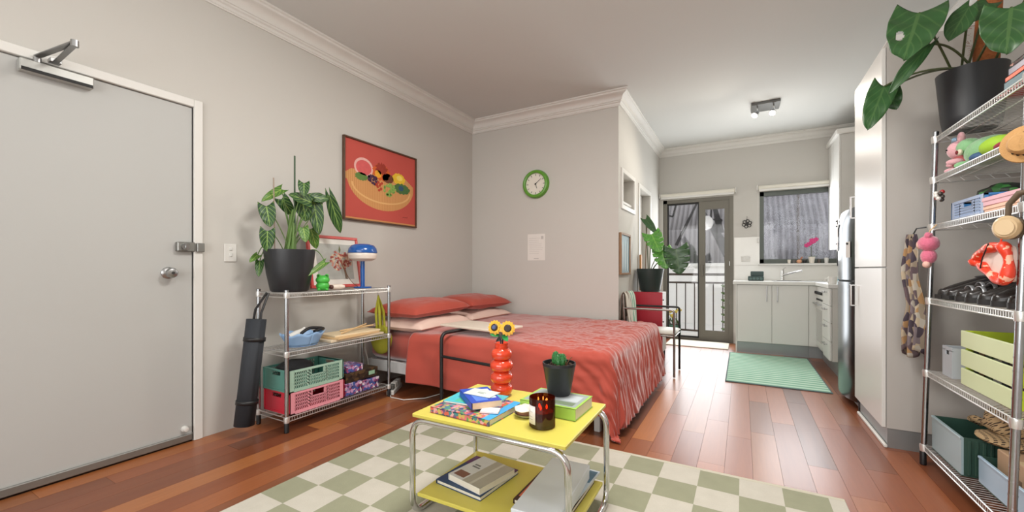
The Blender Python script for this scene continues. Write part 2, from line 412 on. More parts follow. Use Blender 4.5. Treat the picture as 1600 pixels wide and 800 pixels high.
# ------------------------------------------------------------------ entrance door
dr = struct(MB().bx(XL-.045, XL-.006, DY0+.004, DY1-.004, .03, DZ-.004, .002).build('door_1', M_door, smooth=0))
b = MB(); b.bx(XL, XL+.014, DY1, DY1+.047, 0, DZ+.047, .003).bx(XL, XL+.014, DY0-.047, DY0, 0, DZ+.047, .003).bx(XL, XL+.014, DY0, DY1, DZ, DZ+.047, .003)
struct(b.build('trim_10', M_white, smooth=0))
MB().bx(XL-.006, XL+.012, DY0+.01, DY1-.01, .01, .05, .004).build('draught_seal', M_grey, dr, smooth=0)
b = MB(); b.bx(XL-.006, XL+.03, 1.153, 1.245, 1.158, 1.215, .005).bx(XL+.014, XL+.034, 1.252, 1.292, 1.158, 1.212, .003)
lk = b.build('rim_lock', M_grey, dr, smooth=0)
MB().lathe([(0, .012), (.02, .012), (.021, 0)], (XL+.03, 1.19, 1.187), 20, rot=Matrix.Rotation(PI/2, 3, 'Y')).bx(XL+.03, XL+.05, 1.184, 1.19, 1.168, 1.206, .002).build('turn_snib', M_steel, lk)
RY = Matrix.Rotation(PI/2, 3, 'Y')
kn = MB().lathe([(0, 0), (.034, 0), (.034, .006), (.026, .012), (.014, .016), (.012, .03), (.02, .036), (.029, .046), (.03, .056), (.024, .066), (.01, .07), (0, .07)], (XL-.006, 1.118, 1.03), 28, rot=RY).build('door_knob', M_steel, dr)
MB().lathe([(.008, 0), (.008, .003), (.004, .003), (0, .003)], (XL+.064, 1.118, 1.03), 14, rot=RY).build('keyhole', M_dark, kn)
cl = MB().bx(XL-.006, XL+.045, .54, .79, 1.975, 2.03, .004).build('door_closer', mat('closer_silver', (176, 176, 172), .4, .4), dr, smooth=0)
b = MB()
def flatbar(a, c, w, t):
    a, c = Vector(a), Vector(c); d = c-a; b.box((a+c)/2, (d.length, w, t), .002, rot=d.to_track_quat('X', 'Z').to_matrix())
flatbar((XL+.02, .60, 2.062), (-2.60, .645, 2.062), .028, .007); flatbar((-2.60, .645, 2.052), (XL+.03, .655, 2.052), .022, .007); flatbar((XL+.002, .655, 2.06), (XL+.05, .655, 2.06), .04, .02)
b.lathe([(.014, -.012), (.014, .016), (0, .016)], (-2.60, .645, 2.056), 14)
b.lathe([(.014, 0), (.014, .025), (0, .025)], (XL+.02, .6, 2.03), 14)
b.build('closer_arm', M_steel, cl, smooth=0)
MB().bx(XL+.045, XL+.048, .545, .785, 1.975, 1.99).build('closer_edge', M_dark, cl, smooth=0)
MB().lathe([(0, 0), (.018, 0), (.018, .012), (.012, .03), (0, .032)], (XL-.006, 1.2, .085), 18, rot=RY).build('door_bumper', M_white, dr)
MB().bx(XL-.006, XL-.003, DY1-.003, DY1-.001, .05, DZ).build('door_gap', M_dark, dr, smooth=0)

sw = thing('light_switch', 'white light switch plate on left wall right of the entrance door', 'switch', (XL, 1.452, 1.10))
MB().bx(0, .008, -.037, .037, 0, .118, .003).build('plate', M_white, sw, smooth=0)
for z in (.035, .075): MB().bx(.008, .014, -.009, .009, z, z+.02, .002).build('rocker', M_gloss, sw, smooth=0)

# ------------------------------------------------------------------ balcony door, kitchen window, blinds
dd = struct(MB().bx(kd0, kd0+.055, YB+.02, YB+.12, 0, kdz).bx(kd1-.05, kd1, YB+.0, YB+.12, 0, kdz).bx(kd0, kd1, YB+.02, YB+.12, kdz-.05, kdz).bx(kd0, kd1, YB+.02, YB+.14, 0, .03).build('door_2', M_alu, smooth=0))
sl = MB().bx(-.56, -.475, YB+.03, YB+.07, .03, kdz-.05).bx(-.225, -.16, YB+.03, YB+.07, .03, kdz-.05).bx(-.475, -.225, YB+.03, YB+.07, kdz-.17, kdz-.05).bx(-.475, -.225, YB+.03, YB+.07, .03, .155).build('sliding_sash', M_alu, dd, smooth=0)
MB().bx(-.475, -.225, YB+.048, YB+.052, .155, kdz-.17).build('pane', M_glass, sl, smooth=0)
sl = MB().bx(kd0+.055, kd0+.07, YB+.08, YB+.11, .03, kdz-.05).bx(-.58, -.555, YB+.08, YB+.11, .03, kdz-.05).bx(kd0+.07, -.58, YB+.08, YB+.11, kdz-.07, kdz-.05).bx(kd0+.07, -.58, YB+.08, YB+.11, .03, .05).build('fixed_sash', mat('black_aluminium', (34, 33, 32), .5, .2), dd, smooth=0)
MB().bx(kd0+.07, -.58, YB+.094, YB+.097, .05, kdz-.07).build('pane', M_glass, sl, smooth=0)
for z in (.55, 1.1): MB().bx(-.165, -.15, YB+.015, YB+.03, z, z+.07, .003).build('hinge', M_chrome, dd, smooth=0)
MB().lathe([(.012, 0), (.012, .02), (0, .02)], (-.515, YB+.01, 1.05), 12).bx(-.53, -.5, YB+.005, YB+.03, .95, 1.12, .004).build('door_handle', M_alu, dd, smooth=0)

wf = mat('green_grey_frame', (86, 92, 86), .45, .2, var=.04)
win = struct(MB().bx(w0, w0+.05, YB+.02, YB+.1, wz0, wz1).bx(w1-.05, w1, YB+.02, YB+.1, wz0, wz1).bx(w0, w1, YB+.02, YB+.1, wz1-.06, wz1).bx(w0, w1, YB+.02, YB+.1, wz0, wz0+.06).build('window_2', wf, smooth=0))
MB().bx(w0+.05, w1-.05, YB+.055, YB+.06, wz0+.06, wz1-.06).build('pane', M_frost, win, smooth=0)
MB().bx(w0-.02, w1, YB-.05, YB+.02, wz0-.025, wz0, .003).build('window_sill', M_white, win, smooth=0)
def blind(x0, x1, z, lab):
    t = thing('roller_blind', lab, 'blind', ((x0+x1)/2, YB, z)); h = (x1-x0)/2
    MB().tube([(-h+.012, -.045, .0), (h-.012, -.045, 0)], .032, 16).build('fabric_roll', mat('blind_fabric', (226, 222, 210), .8, var=.02), t)
    for s in (-1, 1): MB().bx(s*h-.006, s*h+.006, -.085, 0, -.035, .04, .003).build('bracket', M_white, t, smooth=0)
    MB().bx(-h+.02, h-.02, -.083, -.075, -.05, -.022, .003).build('bottom_rail', M_white, t, smooth=0)
    return t
blind(kd0-.04, kd1+.03, 2.16, 'white rolled-up blind above the glazed balcony door')
blind(w0-.03, 1.2, 2.165, 'white rolled-up blind above the kitchen window')
ch = thing('blind_chain', 'thin white bead chain hanging beside the kitchen window', 'chain', (w0-.02, YB-.03, 1.42))
MB().bar((0, -.012, .71), (0, -.012, .06), .0025, 5).bx(-.012, .012, -.02, .03, 0, .06, .004).build('chain_loop', M_white, ch)

# niche frame, doorway trim
b = MB(); t = .045
b.bx(XK, XK+.015, n0-t, n0, nz0-t, nz1+t).bx(XK, XK+.015, n1, n1+t, nz0-t, nz1+t).bx(XK, XK+.015, n0, n1, nz1, nz1+t).bx(XK, XK+.015, n0, n1, nz0-t, nz0)
wn = struct(b.build('window_3', M_white, smooth=0))
MB().bx(XK-.13, XK-.02, n0, n1, nz0+.03, nz0+.06, .004).build('window_sill', M_white, wn, smooth=0)
b = MB(); b.bx(XK, XK+.015, d0-.05, d0, 0, dz+.05).bx(XK, XK+.015, d1, d1+.05, 0, dz+.05).bx(XK, XK+.015, d0, d1, dz, dz+.05)
struct(b.build('trim_11', M_white, smooth=0))
dl = struct(MB().bx(XK-.13, XK-.1, d0+.004, d1-.004, .01, dz-.004, .002).build('door_3', M_white, smooth=0))
MB().lathe([(0, 0), (.025, 0), (.025, .01), (.01, .015), (.02, .04), (0, .055)], (XK-.1, d1-.07, 1.0), 16, rot=RY).build('door_handle', M_steel, dl)

# ------------------------------------------------------------------ outside
M_corr = mat('weathered_zinc', (122, 119, 121), .6, .15, var=.05, vs_=2)
def corrug(name, x0, x1, p0, p1, n, amp=.02, per=.09):
    """corrugated sheet from (y,z)=p0 to p1, ribs running up it"""
    b = MB(); d = Vector((0, p1[0]-p0[0], p1[1]-p0[1])); nn = Vector((0, -d.z, d.y)).normalized()
    def fn(u, v):
        x = x0+(x1-x0)*u; return Vector((x, p0[0], p0[1]))+d*v+nn*amp*math.sin(2*PI*x/per)
    b.grid(fn, n, 1); return struct(b.build(name, M_corr, smooth=60, solid=.01))
ex = corrug('wall_opposite', -5.2, 5.2, (9.0, 1.17), (9.0, 1.86), 700)
corrug('roof_opposite', -5.2, 5.2, (9.03, 1.84), (12.2, 4.9), 700)
struct(MB().bx(-5.2, 5.2, 8.94, 9.25, -3, 1.17).build('wall_parapet', mat('white_render', (226, 224, 220), .9, var=.03, bump=.2), smooth=0))
struct(MB().bx(-5.2, 5.2, 8.9, 9.0, 1.1, 1.17, .01).build('trim_12', M_white, smooth=0))
struct(MB().bx(-2.2, 2.2, YB+.16, 7.55, -.2, -.03).build('floor_balcony', mat('balcony_concrete', (206, 202, 196), .8, var=.05, bump=.2), smooth=0))
M_rail = mat('brown_railing', (78, 68, 60), .5, .2)
rl = thing('balcony_railing', 'brown metal balcony railing with upright bars outside the glazed door', 'railing', (0, 7.3, -.03))
MB().bx(-2.1, 2.1, -.03, .03, .98, 1.02, .006).build('handrail', M_rail, rl, smooth=0)
MB().bx(-2.1, 2.1, -.015, .015, .85, .88, .004).build('top_rail', M_rail, rl, smooth=0)
MB().bx(-2.1, 2.1, -.015, .015, .07, .10, .004).build('bottom_rail', M_rail, rl, smooth=0)
x = -2.05; bm_ = None
while x < 2.1:
    if bm_ is None:
        o = MB().bx(-.008, .008, -.008, .008, .1, .85).build('baluster', M_rail, rl, smooth=0); bm_ = o.data
    else: o = bpy.data.objects.new('baluster', bm_); o.parent = rl; C.objects.link(o)
    o.location.x = x; x += .137
for x in (-2.05, 0.24, 2.05): MB().bx(x-.02, x+.02, -.02, .02, 0, .98, .003).build('rail_post', M_rail, rl, smooth=0)
# folded shade cloth strung over the balcony
M_cloth = mat('black_shade_cloth', (30, 30, 33), .8, var=.2, vs_=30)
sc_ = thing('shade_cloth', 'black shade cloth hanging in folds beyond the balcony railing', 'cloth', (-.7, 8.2, -.03))
def strip(pts, w, name):
    b = MB(); pts = [Vector(p) for p in pts]
    for a, c in zip(pts, pts[1:]):
        d = c-a; n_ = Vector((d.z, 0, -d.x)).normalized()
        b.prism([(0, -w[0]), (d.length, -w[1]), (d.length, w[1]), (0, w[0])], a, d.normalized(), n_, (0, .012, 0))
    b.build(name, M_cloth, sc_, smooth=0)
z0 = .03
strip([(.02, 0, 2.36+z0), (-.38, 0, 1.5+z0)], (.016, .03), 'hanging_edge')
strip([(.08, .02, 2.1+z0), (.5, .02, 1.3+z0)], (.025, .1), 'hanging_edge')
strip([(-.6, .01, 2.1+z0), (-.44, .01, 2.04+z0), (-.36, .01, 2.36+z0)], (.016, .016), 'folded_corner')
strip([(.22, .03, 2.3+z0), (.2, .03, 1.95+z0), (.38, .03, 1.94+z0), (.26, .03, 1.66+z0)], (.016, .016), 'folded_corner')
strip([(.24, .05, 2.3+z0), (.36, .05, 1.7+z0)], (.03, .06), 'folded_corner')
MB().bar((-1.5, .01, 2.43), (1.5, .01, 2.43), .012, 8).bar((-1.5, .01, 0), (-1.5, .01, 2.45), .02, 8).bar((1.5, .01, 0), (1.5, .01, 2.45), .02, 8).build('support_frame', M_rail, sc_)
struct(MB().bx(-3, 3, 7.55, 8.94, -.4, -.03).build('floor_lane', mat('lane_concrete', (196, 194, 190), .85, var=.06, bump=.2), smooth=0))

# balcony plants
gp_ = thing('balcony_planter', 'green planter with yellow flowers on the balcony behind the armchair', 'planter', (-.97, 7.0, -.03))
MB().bx(-.11, .11, -.08, .08, 0, .2, .01).build('trough', mat('planter_green', (86, 140, 116), .5), gp_, smooth=0)
MB().bx(-.1, .1, -.07, .07, .2, .205).build('soil', M_soil, gp_, smooth=0)
for k in range(9):
    x_, y_, h_ = R.uniform(-.09, .09), R.uniform(-.06, .06), R.uniform(.32, .46)
    st_ = MB().tube(bow((x_, y_, .2), (x_*1.2, y_, h_), .01), .003, 5).build('stem', M_stem, gp_)
    MB().ball((x_*1.2, y_, h_), (.032, .032, .022), 10, 7, fn=lambda d: 1+.15*math.cos(6*math.atan2(d.y, d.x))).build('flower', mat('flower_yellow', (226, 196, 60), .6), st_)
    leaf(MB(), (x_, y_, .22), (x_+R.uniform(-.07, .07), y_-.04, .32), .035, hw='lance').build('leaf', M_stem, gp_, solid=.001)
vn_ = thing('balcony_vine', 'thin leafy vine in a small pot outside the right door pane', 'plant', (-.235, 7.08, -.03))
MB().lathe([(0, 0), (.05, 0), (.07, .12), (.062, .12), (.058, .1), (0, .1)], seg=18).build('pot', mat('terracotta', (160, 92, 66), .7), vn_)
MB().tube(bow((0, 0, .1), (.01, -.02, .95), .0), .004, 6).build('main_stem', M_stem, vn_)
for k in range(14): z_ = .16+.055*k; sg_ = 1 if k % 2 else -1; leaf(MB(), (0, -.01, z_), (sg_*.05, -.03, z_+.02), .04, face=(0, -7, 1)).build('leaf', M_stem, vn_, solid=.001)

# ------------------------------------------------------------------ rugs
b = MB(); b.box((-.778, 1.43, .005), (2.364, 1.86, .01), .003)
rug = tag(b.build('checked_rug', rug_mat(), smooth=0), 'sage green and cream checked rug under the yellow coffee table', 'rug')
mt = thing('kitchen_mat', 'green striped woven mat lying before the kitchen cupboards', 'mat', (.262, 5.1, 0))
MB().box((0, 0, .005), (.79, 1.5, .009), .003).build('woven_field', mat_stripe('mat_stripes', (128, 176, 150), (186, 214, 196), 1, .085, .5), mt, smooth=0)
MB().box((0, -.757, .005), (.79, .016, .01), .003).box((0, .757, .005), (.79, .016, .01), .003).box((-.398, 0, .005), (.012, 1.53, .01), .003).box((.398, 0, .005), (.012, 1.53, .01), .003).build('edge_binding', mat('mat_binding', (92, 112, 112), .9, var=.2, vs_=60), mt, smooth=0)
tag(MB().box((-.55, 6.3, .006), (.78, .5, .012), .004).build('door_mat', mat('cream_mat', (218, 210, 196), .95, var=.05, bump=.6, bs=200), smooth=0), 'cream door mat just inside the balcony door', 'mat')

# ------------------------------------------------------------------ wire shelving
def wire_shelf(name, lab, loc, L, D, levels, H, lean=0., foot=.07):
    """posts at y=0 and y=L, x=0 and x=D; lean = x shift per metre of height"""
    t = thing(name, lab, 'shelf', loc)
    for px in (0, D):
        for py in (0, L):
            b = MB(); b.tube([(px+lean*foot, py, foot), (px+lean*H, py, H)], .0125, 12)
            z = foot+.06
            while z < H-.02:
                b.tube([(px+lean*z, py, z), (px+lean*z, py, z+.004)], .0134, 10); z += .05
            b.lathe([(.0135, 0), (.0135, .006), (.008, .01), (0, .01)], (px+lean*H, py, H), 10)
            p = b.build('post', M_post, t)
            MB().lathe([(.011, 0), (.0145, .004), (.0145, foot), (.0125, foot+.004)], (px, py, 0), 12).build('foot', M_black, p)
    for z in levels:
        o = Vector((lean*z, 0, z)); b = MB(); e = .0
        for zz in (0, -.026):
            q = [(0, .015), (0, L-.015), (D, L-.015), (D, .015)]
            b.tube([o+Vector((e, .012, zz)), o+Vector((e, L-.012, zz))], .0034, 6); b.tube([o+Vector((D, .012, zz)), o+Vector((D, L-.012, zz))], .0034, 6)
            b.tube([o+Vector((.012, 0, zz)), o+Vector((D-.012, 0, zz))], .0034, 6); b.tube([o+Vector((.012, L, zz)), o+Vector((D-.012, L, zz))], .0034, 6)
        n = int(L/.018)
        for i in range(1, n):
            y = L*i/n
            for px in (0, D): b.tube([o+Vector((px, y, 0)), o+Vector((px, y, -.027))], .0018, 4, caps=False)
        n = int(D/.05)
        for i in range(1, n):
            for py in (0, L): b.tube([o+Vector((D*i/n-.012, py, 0)), o+Vector((D*i/n+.012, py, -.026))], .0018, 4, caps=False)
        for px in (0, D):
            for py in (0, L): b.lathe([(.0165, -.03), (.019, -.004), (.0175, .006), (.0135, .008)], o+Vector((px, py, 0)), 12)
        sh = b.build('shelf', M_zinc, t)
        b = MB(); n = int(L/.024)
        for i in range(1, n): b.tube([o+Vector((0, L*i/n, .003)), o+Vector((D, L*i/n, .003))], .0019, 4, caps=False)
        for i in range(1, 4): b.tube([o+Vector((D*i/4, 0, -.001)), o+Vector((D*i/4, L, -.001))], .0025, 5, caps=False)
        b.build('wire_deck', M_zinc, sh, kind='stuff')
    return t
LX, LY, LD, LL = -2.55, 1.592, -.315, .875
wire_shelf('wire_shelf', 'low three-tier chrome wire shelf along the left wall', (LX, LY, 0), LL, LD, (.095, .515, .895), .91)
RX, RYY, RL, RD = .848, 2.185, .825, .43
wire_shelf('wire_shelf', 'tall six-tier chrome wire shelf at the right edge, full of toys, shoes and bins', (RX, RYY, 0), RL, RD, (.104, .506, .893, 1.285, 1.535, 1.75), 1.775, .028)
def rx(z, d=0.): return RX+.028*z+d
TOP = .9  # top of the wire deck on the low shelf

# plant on the low shelf
pp = thing('potted_plant', 'leafy plant with pale-veined leaves in charcoal pot on the low wire shelf', 'plant', (-2.70, 1.708, TOP))
O = Vector(pp.location)
po = MB().lathe([(0, 0), (.108, 0), (.118, .01), (.142, .13), (.158, .27), (.158, .284), (.150, .284), (.146, .26), (0, .26)], seg=40).build('pot', M_pot, pp)
MB().lathe([(.145, .262), (.08, .27), (0, .272)], seg=24).build('soil', M_soil, pp)
LEFT = [((-2.757,1.685,1.599),(-2.725,1.538,1.504),.061),((-2.733,1.568,1.467),(-2.697,1.572,1.331),.101),((-2.687,1.549,1.299),(-2.683,1.543,1.166),.091),((-2.798,1.562,1.105),(-2.747,1.526,1.008),.051),((-2.753,1.683,1.532),(-2.739,1.762,1.422),.088),((-2.621,1.759,1.642),(-2.593,1.74,1.549),.075),((-2.649,1.832,1.523),(-2.621,1.663,1.552),.09),((-2.685,1.788,1.547),(-2.676,1.811,1.387),.116),((-2.686,1.842,1.564),(-2.634,1.969,1.57),.073),((-2.706,1.891,1.545),(-2.661,1.905,1.304),.111),((-2.679,2.003,1.598),(-2.675,2.1,1.324),.086),((-2.664,1.783,1.339),(-2.628,1.778,1.24),.071),((-2.746,1.898,1.344),(-2.744,1.943,1.201),.084),((-2.58,1.893,1.1),(-2.56,1.751,1.015),.046),((-2.80,1.55,1.146),(-2.77,1.485,1.102),.042)]
for i, (a, c, w) in enumerate(LEFT):
    a, c = Vector(a)-O, Vector(c)-O
    lo = leaf(MB(), a, c, w*1.02, face=Vector((0, 0, 1.05))-O, hw='lance' if i in (8, 10) else None, droop=.1).build('leaf', M_alo2 if i in (0, 11, 12, 13, 14) else M_alo, pp, smooth=60, solid=.0012)
    r0 = Vector((.02*math.sin(i*2.3), .025*math.cos(i*1.7), .262)); k = .03
    if i in (13, 14, 3): r0 = Vector((.0, .13 if i == 13 else -.13, .27)); k = .05
    MB().tube(bow(r0, a, k), .0032, 6).build('leaf_stalk', M_stem, lo)
b = MB()
for i in range(5): b.tube(bow((.03*math.cos(i*1.3), .03*math.sin(i*1.3), .25), (.012*math.cos(i*2), .02+.02*math.sin(i*2), .47+.03*i), .01), [.012-.0006*k for k in range(11)], 8)
b.build('main_stem', M_stem, pp)
MB().bar((-.0, .035, .2), (-.0, .035, .935), .0055, 7).build('support_stake', mat('green_stake', (58, 84, 58), .6, var=.2), pp)
MB().bar((-.02, -.09, .2), (-.02, -.10, .76), .004, 6).build('support_stake', mat('bamboo_stake', (150, 132, 116), .6, var=.2), pp, label='thin bamboo stake')

# framed print leaning on the wall
fr = thing('framed_print', 'red-framed print of pink protea flowers leaning behind the frog figure', 'picture', (-2.815, 2.18, TOP), rot=(0, -.16, 0)); fr.location.z += .007
b = MB(); w_, h_ = .235, .415
for y0, y1, za, zb in ((-w_, w_, 0, .022), (-w_, w_, h_-.022, h_), (-w_, -w_+.022, .022, h_-.022), (w_-.022, w_, .022, h_-.022)): b.bx(-.008, .012, y0, y1, za, zb, .002)
b.build('frame', mat('red_frame', (196, 62, 58), .35), fr, smooth=0)
MB().bx(-.006, .002, -w_+.02, w_-.02, .02, h_-.02).build('mount', mat('white_mount', (226, 222, 214), .6), fr, smooth=0)
ph = MB().bx(.002, .0035, -.165, .165, .065, .35).build('print', mat('grey_print', (172, 172, 166), .5, var=.25, vs_=14), fr, smooth=0)
b = MB()
Rq = random.Random(3)
for cy, cz, r in ((.035, .215, .075), (.10, .225, .055)):
    for k in range(60):
        a = Rq.random()*2*PI; q = r*math.sqrt(Rq.random()); y = cy+q*math.cos(a); z = cz+q*math.sin(a)
        b.prism([(-.012, -.007), (.013, -.009), (.008, .014)], (.0036, y, z), (0, math.cos(a), math.sin(a)), (0, -math.sin(a), math.cos(a)), (.0006+.0004*(k % 3), 0, 0), k % 3)
b.build('printed_petals', [mat('protea_pink', (204, 142, 124), .5), mat('protea_cream', (214, 190, 160), .5), mat('protea_red', (168, 84, 74), .5)], ph, smooth=0, kind='stuff')
b = MB(); b.prism([(-.012, 0), (.012, 0), (.006, .14), (-.006, .14)], (.0036, .09, .066), (0, 1, -.12), (0, -.1, 1), (.0006, 0, 0)); b.prism([(0, 0), (.012, .03), (0, .07), (-.008, .03)], (.0036, .045, .275), (0, 1, 0), (0, .1, 1), (.0006, 0, 0), 1)
b.build('printed_stem', [mat('stem_print', (112, 92, 74), .5), mat('leaf_print', (104, 106, 66), .5)], ph, smooth=0)

# mushroom lamp
lp = thing('table_lamp', 'blue mushroom lamp with a white glass lower shade at shelf end', 'lamp', (-2.69, 2.317, TOP))
M_blue = mat('blue_enamel', (24, 84, 160), .22, coat=.4)
MB().lathe([(0, 0), (.07, 0), (.072, .006), (.068, .012), (.02, .016), (0, .016)]).build('base', M_blue, lp)
MB().lathe([(.0175, .014), (.0175, .24), (0, .24)], seg=20).build('stem', M_blue, lp)
MB().lathe([(0, .215), (.07, .218), (.105, .238), (.112, .262), (.112, .278), (.108, .283), (0, .283)], seg=40).build('lower_shade', mat('opal_glass', (226, 214, 204), .25), lp)
MB().lathe([(.113, .283), (.115, .289), (.108, .32), (.088, .345), (.05, .356), (0, .358)], seg=40).build('shade', M_blue, lp)
MB().tube(bow((.02, -.03, .01), (-.13, -.1, .2), -.05), .0025, 5).build('cord', M_brownwood, lp)

# frog figure
fg = thing('frog_figure', 'small green frog figure before the red-framed print', 'figure', (-2.60, 1.888, TOP), rz=-.6)
M_frog = mat('frog_green', (70, 176, 66), .4)
MB().ball((0, 0, .034), (.042, .044, .036)).ball((.002, 0, .075), (.041, .046, .034)).build('body', M_frog, fg)
for s in (-1, 1):
    e = MB().ball((.012, s*.026, .104), .014).build('eye', M_frog, fg); MB().ball((.024, s*.026, .106), .0055).build('pupil', M_black, e)
    MB().ball((.03, s*.026, .01), (.016, .012, .01)).build('front_foot', M_frog, fg)
rk = thing('shell', 'pale cone-shaped shell lying on the shelf beside frog figure', 'shell', (-2.60, 2.01, TOP+.022), rot=(0, 0, -.3))
MB().lathe([(0, -.055), (.012, -.05), (.021, -.02), (.02, .02), (.016, .05), (0, .06)], seg=18, rot=Matrix.Rotation(PI/2, 3, 'X')).build('shell_body', mat('shell_cream', (222, 208, 194), .4, var=.2, vs_=30), rk)
MB().ball((.006, -.045, 0), (.016, .018, .016)).build('dark_tip', mat('shell_brown', (88, 52, 44), .5), rk)

# middle shelf: basket of tools, boards
MID = .52
bs = thing('wavy_basket', 'light blue wavy-edged basket on the middle tier of the low shelf', 'basket', (-2.67, 1.785, MID))
def wav(u, v):
    a = 2*PI*u; r = (.085+.045*v)*(1+.03*v*math.sin(8*a)); return Vector((r*.8*math.cos(a), r*1.18*math.sin(a), .006+.085*v+.008*v*math.sin(8*a)))
MB().grid(wav, 64, 5).lathe([(.086, .004), (.08, .008), (0, .008)], seg=32, sx=.8, sy=1.18).build('bowl', mat('pale_blue_plastic', (142, 178, 218), .4), bs, smooth=60, solid=.003)
tl = thing('hand_tool', 'black-handled tool lying in the light blue basket', 'tool', (-2.67, 1.83, MID+.085))
MB().tube(rounded([(.01, -.07, .0), (0, .0, .035), (0, .1, .02)], .05), .011, 10).build('handle', M_black, tl)
MB().tube(rounded([(.03, .02, .005), (.02, .08, .02), (-.01, .12, .012)], .05), .012, 10).build('grip', M_black, tl)
tl = thing('white_tool', 'white bottle-shaped tool sticking out of the light blue basket', 'tool', (-2.68, 1.75, MID+.07))
MB().tube([(0, -.06, .0), (0, .0, .02), (0, .03, .035), (0, .055, .05)], [.02, .022, .012, .009], 12).build('bottle', M_white, tl)
for i, (dx, y0, y1, h0, h1, rz, m) in enumerate(((0, -.25, .25, 0, .016, .0, mat('cream_board', (218, 200, 172), .6)), (.01, -.21, .2, .016, .03, .06, M_wood), (-.01, -.2, .22, .03, .044, -.03, mat('ash_board', (226, 206, 170), .6)))):
    t = tag(MB().box((0, (y0+y1)/2, (h0+h1)/2), (.2, y1-y0, h1-h0), .002).build('art_board', m, smooth=0), ('lowest and widest cream board in the pile on the middle tier', 'tan wooden board in the middle of the board pile', 'topmost pale wooden board of the pile on middle tier')[i], 'board', 'boards on the middle tier')
    t.location = (-2.68+dx, 2.19, MID); t.rotation_euler.z = rz
for i, (y0, y1, x0, x1, lift) in enumerate(((2.06, 2.36, -2.62, -2.70, .03), (2.14, 2.40, -2.74, -2.66, .02))):
    t = tag(MB().bar((x0, y0, MID+.051), (x1, y1, MID+.053+lift), .006, 8).build('wooden_stick', M_wood), ('round wooden stick lying across the board pile, nearer the front', 'round wooden stick lying on the board pile, nearer the wall')[i], 'stick', 'sticks on the board pile')

# folding lattice crates, bottom tier
def crate(name, lab, loc, body, panel, L=.415, D=.285, H=.142, group=None):
    t = thing(name, lab, 'crate', loc, group=group)
    h = H
    MB().bx(-D/2, D/2, -L/2, L/2, 0, .006).build('floor_panel', body, t, smooth=0)
    def lattice(side):
        # panel plane: along q (length), up z; solid rim + slanted bars, hand hole
        b = MB(); wq = L if side in 'fb' else D; th = .006
        def pl(q0, q1, za, zb, m=0, push=0.):
            if side == 'f': b.bx(D/2-th, D/2+push, q0, q1, za, zb, m=m)
            elif side == 'b': b.bx(-D/2-push, -D/2+th, q0, q1, za, zb, m=m)
            elif side == 'l': b.bx(q0, q1, -L/2-push, -L/2+th, za, zb, m=m)
            else: b.bx(q0, q1, L/2-th, L/2+push, za, zb, m=m)
        a, c = -wq/2, wq/2
        if side in 'lr':
            pl(a, c, 0, h*.72); pl(a, -.05, h*.72, h); pl(.05, c, h*.72, h); pl(-.05, .05, h*.9, h); pl(a, c, h-.008, h, push=.004); pl(a, c, 0, .012, push=.004)
            for q in (a, c-.012): pl(q, q+.012, 0, h, push=.004)
        else:
            pl(a, a+.035, 0, h); pl(c-.035, c, 0, h); pl(a+.035, c-.035, 0, .02, push=.003); pl(a+.035, c-.035, h-.014, h, push=.003)
            pl(-.055, -.045, h*.6, h-.014); pl(.045, .055, h*.6, h-.014); pl(-.055, .055, h*.55, h*.62)
            for q in (-.072, .072): pl(q-.006, q+.006, .02, h-.014)
            zrow = [.02+(h-.034)*i/5 for i in range(6)]
            for i in range(1, 5):
                z = zrow[i]
                pl(a+.035, -.055 if z > h*.55 else c-.035, z-.0028, z+.0028)
                if z > h*.55: pl(.055, c-.035, z-.0028, z+.0028)
            for i in range(5):
                q = a+.042
                while q < c-.04:
                    zm = (zrow[i]+zrow[i+1])/2
                    if not (abs(q) < .05 and zm > h*.55):
                        X = D/2-th/2 if side == 'f' else -D/2+th/2
                        b.add([(X-th/2, q, zrow[i]), (X+th/2, q, zrow[i]), (X+th/2, q+.004, zrow[i]), (X-th/2, q+.004, zrow[i]), (X-th/2, q-.006, zrow[i+1]), (X+th/2, q-.006, zrow[i+1]), (X+th/2, q-.002, zrow[i+1]), (X-th/2, q-.002, zrow[i+1])], [(0, 1, 2, 3), (4, 7, 6, 5), (0, 4, 5, 1), (1, 5, 6, 2), (2, 6, 7, 3), (3, 7, 4, 0)])
                    q += .0125
        return b
    lattice('f').build('lattice_front', panel, t, smooth=0, label='paler lattice front')
    lattice('b').build('lattice_back', body, t, smooth=0); lattice('l').build('end_panel', body, t, smooth=0); lattice('r').build('end_panel', body, t, smooth=0)
    return t
LOW = .10
crate('folding_crate', 'red crate with pink lattice front on the bottom tier, under the green crate', (-2.705, 1.828, LOW), mat('crate_red', (206, 46, 66), .4), mat('crate_pink', (226, 150, 162), .4), group='folding crates on the low shelf')
crate('folding_crate', 'mint green lattice crate stacked on top of the red crate', (-2.705, 1.822, LOW+.145), mat('crate_teal', (92, 150, 138), .4), mat('crate_mint', (160, 192, 174), .4), group='folding crates on the low shelf')
bg = MB().ball((0, 0, 0), (.1, .12, .05), 20, 12, fn=lambda d: 1+.08*noise.noise(d*3)).build('black_bag', mat('black_fabric', (22, 22, 25), .8, bump=.3), smooth=60)
tag(bg, 'black fabric bag bulging out of the green crate', 'bag'); bg.location = (-2.72, 1.76, LOW+.145+.128)
